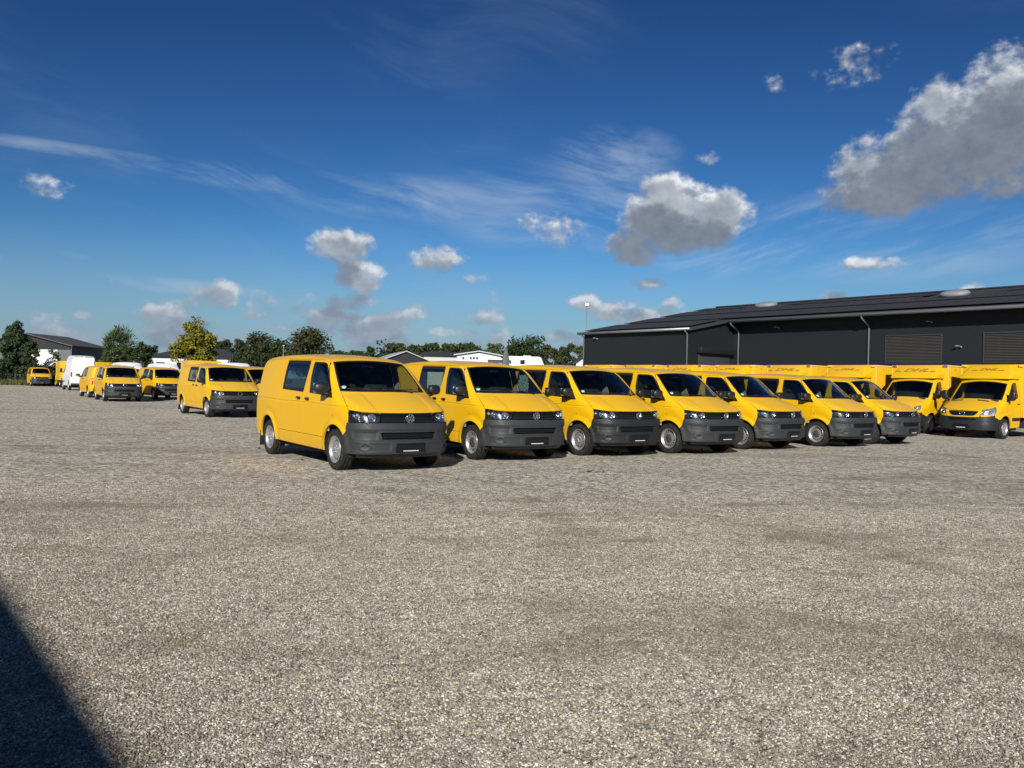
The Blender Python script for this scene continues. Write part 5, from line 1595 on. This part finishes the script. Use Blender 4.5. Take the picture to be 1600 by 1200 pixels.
m.add(P, Fc, True); fix_normals(m.build('canopy', varied('grey_cloth', (0.12, 0.118, 0.115), 0.9, 0.2, 4.0), root))
MB().box((0, 0, 0.05), (0.7, 0.7, 0.1), 0.02).build('base', M_DARKMET, root)
tag(root, 'closed grey parasol standing in front of the caravan', 'parasol')

# lamp mast behind the hall and a short pole above the first van
p = at(917, 476, 72)
root = empty('lamp_mast', (p.x, 72, 0))
MB().tube([(0, 0, 0), (0, 0, p.z - 0.1)], [0.06, 0.035], 8).build('pole', M_STEEL, root)
MB().box((0, -0.05, p.z), (0.34, 0.2, 0.26), 0.03).build('lamp_head', M_WHITE, root)
tag(root, 'thin mast with a white lamp head at the left corner of the dark hall', 'lamp mast')
p = at(443, 540, 100)
root = empty('post', (p.x, 100, 0))
MB().tube([(0, 0, 0), (0, 0, p.z)], 0.05, 8).build('pole', M_STEEL, root)
MB().box((0, 0, p.z), (0.3, 0.1, 0.1), 0.02).build('pole_head', M_STEEL, root)
tag(root, 'short grey post in front of the dark round trees', 'post')

# ------------------------------------------------------------------ trees
def leaf_mat(name, lo, hi, mid=None):
    def f(N, b):
        ri = N.new('ShaderNodeNewGeometry').outputs['Random Per Island']
        tc = N.new('ShaderNodeTexCoord').outputs['Object']
        n = N.noise(tc, 0.8, 3.0, 0.6)
        v = N.math('ADD', N.math('MULTIPLY', ri, 0.55), N.math('MULTIPLY', n, 0.6), clamp=True)
        N.put(b.inputs['Base Color'], N.ramp(v, [(0.25, lo), (0.6, mid or tuple((x + y) / 2 for x, y in zip(lo, hi))), (0.95, hi)]))
    m = principled(name, hi, 0.7, nodes=f, spec=0.25)
    return m
M_LEAFD = leaf_mat('dark_foliage', (0.016, 0.026, 0.008), (0.050, 0.068, 0.020))
M_LEAFC = leaf_mat('deep_green_foliage', (0.016, 0.030, 0.013), (0.045, 0.070, 0.026))
M_LEAFM = leaf_mat('mid_green_foliage', (0.030, 0.048, 0.014), (0.095, 0.120, 0.035))
M_LEAFY = leaf_mat('yellowing_foliage', (0.065, 0.075, 0.010), (0.30, 0.235, 0.016), (0.155, 0.145, 0.012))
M_LEAFO = leaf_mat('autumn_tinged_foliage', (0.020, 0.028, 0.008), (0.085, 0.062, 0.018), (0.044, 0.052, 0.016))
M_BARK = varied('bark', (0.055, 0.045, 0.036), 0.95, 0.35, 6.0, 0.6, 14.0)

def make_tree(name, H, Wd, mat, seed, n=2600, leaf=0.30, low=0.12, style='round', clumps=34):
    rng = random.Random(seed)
    root = empty(name)
    tr = MB()
    th = H * (0.55 if style != 'narrow' else 0.9)
    r0 = max(0.06, H * 0.022)
    tr.tube([(0, 0, -0.05), (rng.uniform(-.1, .1), rng.uniform(-.1, .1), th * 0.5), (rng.uniform(-.2, .2), rng.uniform(-.2, .2), th)], [r0, r0 * 0.75, r0 * 0.35], 8)
    for k in range(6):
        a = rng.uniform(0, 6.28); z = th * rng.uniform(0.35, 0.95); l = Wd * rng.uniform(0.22, 0.42)
        tr.tube([(0, 0, z), (l * 0.5 * math.cos(a), l * 0.5 * math.sin(a), z + l * 0.35), (l * math.cos(a), l * math.sin(a), z + l * 0.9)], [r0 * 0.45, r0 * 0.3, r0 * 0.1], 6)
    tr.build('trunk', M_BARK, root)
    zc = H * (low + 1) / 2; hz = H * (1 - low) / 2
    cl = []
    while len(cl) < clumps:
        x, y, z = (rng.uniform(-1, 1) for _ in range(3))
        q = math.sqrt(x * x + y * y + z * z)
        if q > 1 or (q < 0.45 and len(cl) % 4): continue
        s = 1.0
        if style == 'cone': s = 0.25 + 0.75 * (1 - z) / 2
        if style == 'egg': s = 0.55 + 0.45 * math.cos((z + 0.35) * 1.1)
        rc = rng.uniform(0.24, 0.40) * Wd / 2 * (1.0 if style != 'cone' else 0.8)
        cl.append((x * s * (Wd / 2 - rc * 0.7), y * s * (Wd / 2 - rc * 0.7), zc + z * (hz - rc * 0.6), rc))
    m = MB()
    V, Fc = [], []
    for i in range(n):
        cx, cy, cz, rc = cl[rng.randrange(len(cl))]
        d = Vector((rng.gauss(0, 1), rng.gauss(0, 1), rng.gauss(0, 1) + 0.25)).normalized()
        p = Vector((cx, cy, cz)) + Vector((d.x, d.y, d.z * 0.8)) * rc * (rng.random() ** 0.35) * rng.uniform(0.75, 1.15)
        if p.z < 0.15: continue
        nn = (d + Vector((rng.gauss(0, .6), rng.gauss(0, .6), rng.gauss(0, .6)))).normalized()
        t = nn.orthogonal().normalized(); bt = nn.cross(t)
        a = rng.uniform(0, 6.28); t, bt = t * math.cos(a) + bt * math.sin(a), bt * math.cos(a) - t * math.sin(a)
        s = leaf * rng.uniform(0.5, 1.25)
        if style == 'spiky':
            t, bt = (d * 0.9 + Vector((0, 0, 0.5))).normalized() * 2.2, bt * 0.45
        b = len(V)
        V += [p - t * s * 0.5, p + bt * s * 0.32, p + t * s * 0.55, p - bt * s * 0.32]
        Fc.append((b, b + 1, b + 2, b + 3))
    m.add(V, Fc)
    o = m.build('crown', mat, root)
    return root
def put_tree(root, u, d, label, group=None, s=1.0, rz=None, sx=None):
    x = at(u, 590, d).x
    root.location = (x, d, 0)
    root.rotation_euler = (0, 0, rz if rz is not None else u * 1.7)
    root.scale = (sx or s, sx or s, s)
    return tag(root, label, 'tree', group)
def hgt(u, v, d): return at(u, v, d).z
TG = 'trees behind the yard'
T = [   # kind, photo x, photo y of the top, width in photo px, distance, material, style, label
    ('dense_tree', 24, 504, 50, 92, M_LEAFC, 'egg', 'tall dark green tree at the left edge behind the fence'),
    ('dense_tree', 47, 532, 26, 90, M_LEAFC, 'egg', 'smaller dark tree leaning against the tall one at the far left'),
    ('young_tree', 80, 545, 26, 88, M_LEAFC, 'loose', 'thin young tree in front of the white gable wall'),
    ('feathery_tree', 190, 511, 50, 98, M_LEAFM, 'spiky', 'feathery light green tree with upright shoots left of the bungalow'),
    ('bushy_tree', 172, 543, 34, 96, M_LEAFM, 'round', 'bushy green tree under the feathery one, left half'),
    ('bushy_tree', 222, 533, 34, 97, M_LEAFD, 'egg', 'dark bushy tree right beside the feathery one'),
    ('yellowing_tree', 304, 502, 66, 100, M_LEAFY, 'egg', 'tree turning yellow in front of the bungalow'),
    ('round_tree', 350, 530, 44, 150, M_LEAFD, 'round', 'dark tree showing over the right end of the bungalow roof'),
    ('round_tree', 236, 536, 30, 160, M_LEAFD, 'round', 'small dark tree showing over the left end of the bungalow roof'),
    ('round_tree', 376, 530, 34, 125, M_LEAFD, 'round', 'low dark round tree at the left edge of the big clump'),
    ('round_tree', 416, 518, 74, 122, M_LEAFD, 'round', 'broad dark round tree on the left of the big clump'),
    ('round_tree', 482, 507, 72, 120, M_LEAFO, 'round', 'tallest round tree of the big clump, slightly brown on top'),
    ('poplar', 588, 531, 7, 185, M_LEAFC, 'narrow', 'left stem of the slim poplar group behind the pale roof'),
    ('poplar', 594, 530, 7, 186, M_LEAFC, 'narrow', 'middle stem of the slim poplar group behind the pale roof'),
    ('poplar', 600, 531, 7, 187, M_LEAFC, 'narrow', 'right stem of the slim poplar group behind the pale roof'),
    ('round_tree', 578, 543, 22, 188, M_LEAFD, 'round', 'low tree left of the slim poplars'),
    ('round_tree', 738, 541, 48, 190, M_LEAFD, 'round', 'round tree behind the left part of the white hall roof'),
    ('round_tree', 772, 539, 46, 170, M_LEAFM, 'round', 'greener tree behind the right slope of the white hall'),
    ('round_tree', 822, 525, 74, 150, M_LEAFD, 'round', 'broad dark oak rising above the caravan'),
    ('round_tree', 858, 536, 40, 140, M_LEAFO, 'round', 'bushy tree right of the broad oak'),
    ('round_tree', 886, 534, 34, 150, M_LEAFD, 'round', 'round tree at the left corner of the dark hall'),
    ('round_tree', 904, 541, 28, 148, M_LEAFM, 'round', 'lighter green tree touching the corner of the dark hall'),
]
for i, (nm, u, v, w, d, mt, stl, lab) in enumerate(T):
    H = hgt(u, v, d) * 1.05; W = w / F_PX * d * 1.15
    near = d < 130
    style = {'loose': 'round'}.get(stl, stl)
    n = {'loose': 700, 'narrow': 1500, 'spiky': 5200}.get(stl, 9000 if w > 45 else 4500)
    t = make_tree(nm, H, W, mt, 100 + i, n, 0.028 * math.sqrt(W * H) + (0.14 if near else 0.22), 0.08 if stl != 'loose' else 0.2, style if style != 'narrow' else 'round', 70 if w > 45 else 44)
    put_tree(t, u, d, lab, TG)
SH = [(6, 566, 34, 88.5, M_LEAFC, 'dark shrub behind the fence at the left picture edge'), (32, 562, 36, 89, M_LEAFC, 'dark shrub behind the fence post'), (58, 561, 30, 89.5, M_LEAFD, 'dark shrub behind the van by the fence'), (84, 566, 30, 89.5, M_LEAFC, 'shrub between the lone van and the yellow truck'), (104, 560, 24, 90, M_LEAFD, 'shrub behind the yellow box truck on the left')]
for i, (u, v, w, d, mt, lab) in enumerate(SH):
    t = make_tree('shrub', hgt(u, v, d), w / F_PX * d * 1.15, mt, 500 + i, 3500, 0.20, -0.1, 'round', 40)
    put_tree(t, u, d + 4.0, lab, 'shrubs along the fence'); t['category'] = 'shrub'
# the wood on the horizon, one run of crowns
protos = [make_tree('far_tree', 11.0, 9.0, (M_LEAFD, M_LEAFO, M_LEAFD)[k], 300 + k, 3200, 0.85, 0.0, 'round', 40) for k in range(3)]
rng = random.Random(8)
ORD = 'first second third fourth fifth sixth seventh eighth ninth tenth eleventh twelfth thirteenth fourteenth fifteenth sixteenth seventeenth eighteenth nineteenth'.split()
us = [524, 534, 545, 556, 566, 609, 619, 628, 637, 646, 655, 664, 673, 682, 691, 700, 709, 718, 727]
for k, u in enumerate(us):
    d = 230 + rng.uniform(-12, 12)
    t = protos[k] if k < 3 else copy_tree(protos[k % 3])
    top = 552 if u < 570 else 541 + rng.uniform(-1.5, 3.5)
    s = hgt(u, top, d) / 11.0 * 1.12
    put_tree(t, u, d, ('tree of the far wood, %s from the left along the horizon' % ORD[k]), 'far wood on the horizon', s, rng.uniform(0, 6), s * rng.uniform(0.9, 1.2))

# ------------------------------------------------------------------ fence, verge, weeds
def make_fence():
    root = empty('mesh_fence', (-56.0, 86.0, 0))
    H = 1.85
    for k in range(8):
        x = -17.5 + k * 2.5
        MB().box((x, 0, H / 2), (0.10, 0.06, H + 0.05)).build('post', M_STEEL, root)
        if k < 7:
            m = MB()
            for j in range(10): m.box((x + 1.25, -0.03, 0.08 + j * 0.195), (2.5, 0.012, 0.012))
            for j in range(25): m.box((x + 0.05 + j * 0.1, -0.03, H / 2), (0.006, 0.006, H - 0.05))
            o = m.build('mesh_panel', M_STEEL, root); o['kind'] = 'stuff'
    tag(root, 'grey wire mesh fence with posts at the far left edge of the yard', 'fence')
make_fence()
def blades(name, boxes, mat, seed, hgt_, wid, kind='stuff'):
    rng = random.Random(seed); V, Fc = [], []
    for (x0, x1, y0, y1, n) in boxes:
        for i in range(n):
            x, y = rng.uniform(x0, x1), rng.uniform(y0, y1)
            h = hgt_ * rng.uniform(0.35, 1.2); a = rng.uniform(0, 6.28); w = wid * rng.uniform(0.6, 1.3)
            l = rng.uniform(0.1, 0.5) * h; b = rng.uniform(0, 6.28); k = len(V)
            V += [(x - w * math.cos(a), y - w * math.sin(a), 0), (x + w * math.cos(a), y + w * math.sin(a), 0), (x + l * math.cos(b), y + l * math.sin(b), h)]
            Fc.append((k, k + 1, k + 2))
    o = MB().add(V, Fc).build(name, mat); o['kind'] = kind
    return o
M_BLADE = leaf_mat('verge_grass', (0.030, 0.042, 0.010), (0.13, 0.13, 0.045))
blades('grass_verge', [(-78, -36, 84.2, 89, 15000), (-36, -5, 84.8, 92, 6000)], M_BLADE, 5, 0.62, 0.05)
def weed(u, v, s, seed, label):
    p = at(u, v, 10); d = Vector((p.x, p.y, p.z - CAM_H)); g = d * (CAM_H / -d.z)
    rng = random.Random(seed); V, Fc = [], []
    root = empty('weed', (g.x, g.y, 0))
    for i in range(26):
        a = rng.uniform(0, 6.28); r = rng.uniform(0, 0.10) * s; h = rng.uniform(0.02, 0.20) * s
        c = Vector((r * math.cos(a), r * math.sin(a), h)); t = Vector((math.cos(a), math.sin(a), rng.uniform(-0.3, 0.6))); b = t.cross(Vector((0, 0, 1))).normalized()
        l = 0.055 * s * rng.uniform(0.6, 1.3); k = len(V)
        V += [c, c + t * l * 0.5 + b * l * 0.3, c + t * l, c + t * l * 0.5 - b * l * 0.3]; Fc.append((k, k + 1, k + 2, k + 3))
    MB().add(V, Fc).build('leaves', M_LEAFM, root)
    st = MB()
    for i in range(4):
        a = rng.uniform(0, 6.28); st.tube([(0, 0, 0), (0.04 * s * math.cos(a), 0.04 * s * math.sin(a), 0.16 * s)], [0.004, 0.002], 5)
    st.build('stem', M_LEAFD, root)
    tag(root, label, 'weed', 'weeds in the gravel')
weed(936, 711, 1.3, 1, 'green weed beside the front wheel of the third van')
weed(968, 712, 0.8, 2, 'tiny weed under the bumper of the third van')
weed(1098, 707, 0.7, 3, 'tiny weed under the bumper of the fourth van')
for i, (u, v, s, lab) in enumerate(((903, 734, 1.0, 'dark scrap of leaf on the gravel left of the third van'), (928, 738, 1.2, 'dark scrap of leaf on the gravel below the third van'), (467, 719, 1.3, 'brown scrap of leaf on the gravel beside the first van'), (1590, 790, 0.8, 'brown leaf lying at the right edge of the gravel'), (403, 701, 1.2, 'dark scrap of leaf behind the rear wheel of the first van'), (1155, 738, 0.8, 'small brown leaf below the fifth van'), (225, 638, 2.2, 'dark scrap of plant on the gravel below the far vans'))):
    p = at(u, v, 10); d = Vector((p.x, p.y, p.z - CAM_H)); g = d * (CAM_H / -d.z)
    rng = random.Random(40 + i); V, Fc = [], []
    for j in range(9):
        c = Vector((rng.gauss(0, 0.09) * s, rng.gauss(0, 0.03) * s, 0.012)); a = rng.uniform(0, 6.28); l = 0.05 * s * rng.uniform(0.5, 1.3)
        t = Vector((math.cos(a), math.sin(a), rng.uniform(-0.1, 0.5))); b = Vector((-t.y, t.x, rng.uniform(-0.3, 0.3))); k = len(V)
        V += [c - t * l * 0.5, c + b * l * 0.35, c + t * l * 0.6, c - b * l * 0.35]; Fc.append((k, k + 1, k + 2, k + 3))
    o = MB().add(V, Fc).build('leaf_litter', varied('dry_leaf', (0.055, 0.045, 0.028), 0.9, 0.4, 20.0)); o.location = (g.x, g.y, 0.004)
    tag(o, lab, 'leaves', 'leaf litter')

# ------------------------------------------------------------------ the vehicles
van = make_van()
capmesh = None
_t = empty('tmp'); make_wheel(_t, (0, 0, 0), -1, cap=True); make_wheel(_t, (0, 0, 0), 1, cap=True)
CAPS = {s: [me for nm, me in MESH[('wheel', 0.336, True, 16, s)] if nm == 'hub_cap'][0] for s in (-1, 1)}
for w in list(_t.children):
    for c in list(w.children): bpy.data.objects.remove(c)
    bpy.data.objects.remove(w)
bpy.data.objects.remove(_t)
ROW = 'yellow vans parked in the front row'
LEFT = 'yellow vans parked on the left of the yard'
VANS = [   # x, y, heading, hub caps, black bumper, label, group
    (-2.15, 13.71, -53.4, 0, 0, 'yellow van nearest the camera, at the left end of the front row', ROW),
    (0.00, 15.99, -56.9, 1, 0, 'second yellow van from the left in the front row, dark hub cap', ROW),
    (2.16, 17.50, -55.2, 0, 1, 'third yellow van from the left in the front row, with blackest bumper', ROW),
    (4.27, 18.61, -55.1, 1, 0, 'fourth yellow van from the left in the front row', ROW),
    (6.36, 20.46, -50.8, 0, 0, 'fifth yellow van from the left in the front row', ROW),
    (8.90, 22.08, -55.5, 1, 0, 'sixth yellow van from the left in the front row', ROW),
    (10.87, 23.61, -51.3, 0, 0, 'seventh yellow van, last of the front row, beside the box trucks', ROW),
    (-10.24, 29.51, -52.2, 0, 0, 'yellow van standing alone behind the first van, mud flap showing', LEFT),
    (-20.61, 48.5, -50.6, 0, 0, 'yellow van in shade between two others, right of the far pair', LEFT),
    (-20.89, 43.22, -55.7, 0, 0, 'yellow van facing the camera, left front one of the far group', LEFT),
    (-48.2, 82.5, -53.5, 0, 0, 'yellow van parked alone by the mesh fence', LEFT),
    (-26.50, 51.4, 126.0, 0, 0, 'yellow van seen from behind with red tail light, beside the white van', LEFT),
    (-10.4, 34.2, -53.0, 0, 0, 'yellow van mostly hidden behind the first van', LEFT),
]
trees_v = []
for i, (x, y, a, cap, blk, lab, grp) in enumerate(VANS):
    swap = {'grey_bumper_plastic': M_BUMPD} if blk else None
    o = copy_tree(van, None, swap) if i else van
    o.location = (x, y, 0); o.rotation_euler = (0, 0, R(a))
    tag(o, lab, 'van', grp)
    if cap:
        for w in o.children:
            for c in w.children:
                if c.name.startswith('wheel_bolts'):
                    s = -1 if w.location.y < 0 else 1
                    c.data = CAPS[s]; c.name = 'hub_cap'
                    if 'kind' in c: del c['kind']

sprinter = make_truck('sprinter_box', M_YEL)
daily = make_truck('daily_box', M_YEL)
TRK = 'yellow box trucks in front of the hall'
d0 = Vector((-0.688, 0.726, 0)); hd = R(-141)
fw = Vector((math.cos(hd), math.sin(hd), 0)); lf = Vector((-fw.y, fw.x, 0))
TRUCKS = [(sprinter, (16.26, 28.25), -144.2, 'yellow box truck at the right edge with a star emblem on its grille')]
base = Vector((16.5, 30.5, 0))
labs = ['yellow box truck with clear lettering on its fairing, second from the right', 'yellow box truck third from the right, behind the last van', 'yellow box truck fourth from the right, above the sixth van',
        'yellow box truck fifth from the right, above the fifth van', 'yellow box truck third from the left, above the fourth van', 'yellow box truck second from the left behind the front row', 'leftmost yellow box truck behind the front row']
for k in range(7):
    e = base + d0 * 2.72 * k                 # front left upper corner of the box
    o = e + fw * 1.20 - lf * 1.05
    pr = daily if k in (0, 2, 4, 5) else sprinter
    TRUCKS.append((pr, (o.x, o.y), -141.0 + (0.8, -1.2, 0.6, -0.4, 1.0, -0.8, 0.3)[k], labs[k]))
used = set()
def place(pr, x, y, a, lab, cat, grp):
    o = copy_tree(pr) if pr in used else pr
    used.add(pr)
    o.location = (x, y, 0); o.rotation_euler = (0, 0, R(a))
    return tag(o, lab, cat, grp)
for pr, (x, y), a, lab in TRUCKS: place(pr, x, y, a, lab, 'truck', TRK)
LT = 'yellow box trucks on the left of the yard'
place(sprinter, -45.8, 82.8, 126, 'yellow box truck seen from behind, left of the white van', 'truck', LT)
place(sprinter, -21.9, 58.5, -56, 'yellow box truck whose top shows over the van standing alone', 'truck', LT)
place(daily, -40.6, 80.0, -54, 'yellow box truck whose roof just shows right of the white van', 'truck', LT)
tallv = make_truck('tall_van', M_WHITE)
WV = 'white tall vans on the left of the yard'
place(tallv, -37.9, 70.0, 126, 'white tall van seen from behind among the yellow vans', 'van', WV).scale = (1, 1, 1.13)
place(tallv, -31.8, 68.0, -50, 'white tall van whose roof shows over the left far yellow van', 'van', WV).scale = (1, 1, 0.96)
place(tallv, -28.9, 68.6, -50, 'white tall van whose roof shows over the shaded yellow van', 'van', WV).scale = (1, 1, 0.96)
place(tallv, -19.0, 57.5, -50, 'white tall van whose roof shows over the van standing alone', 'van', WV).scale = (1, 1, 0.96)
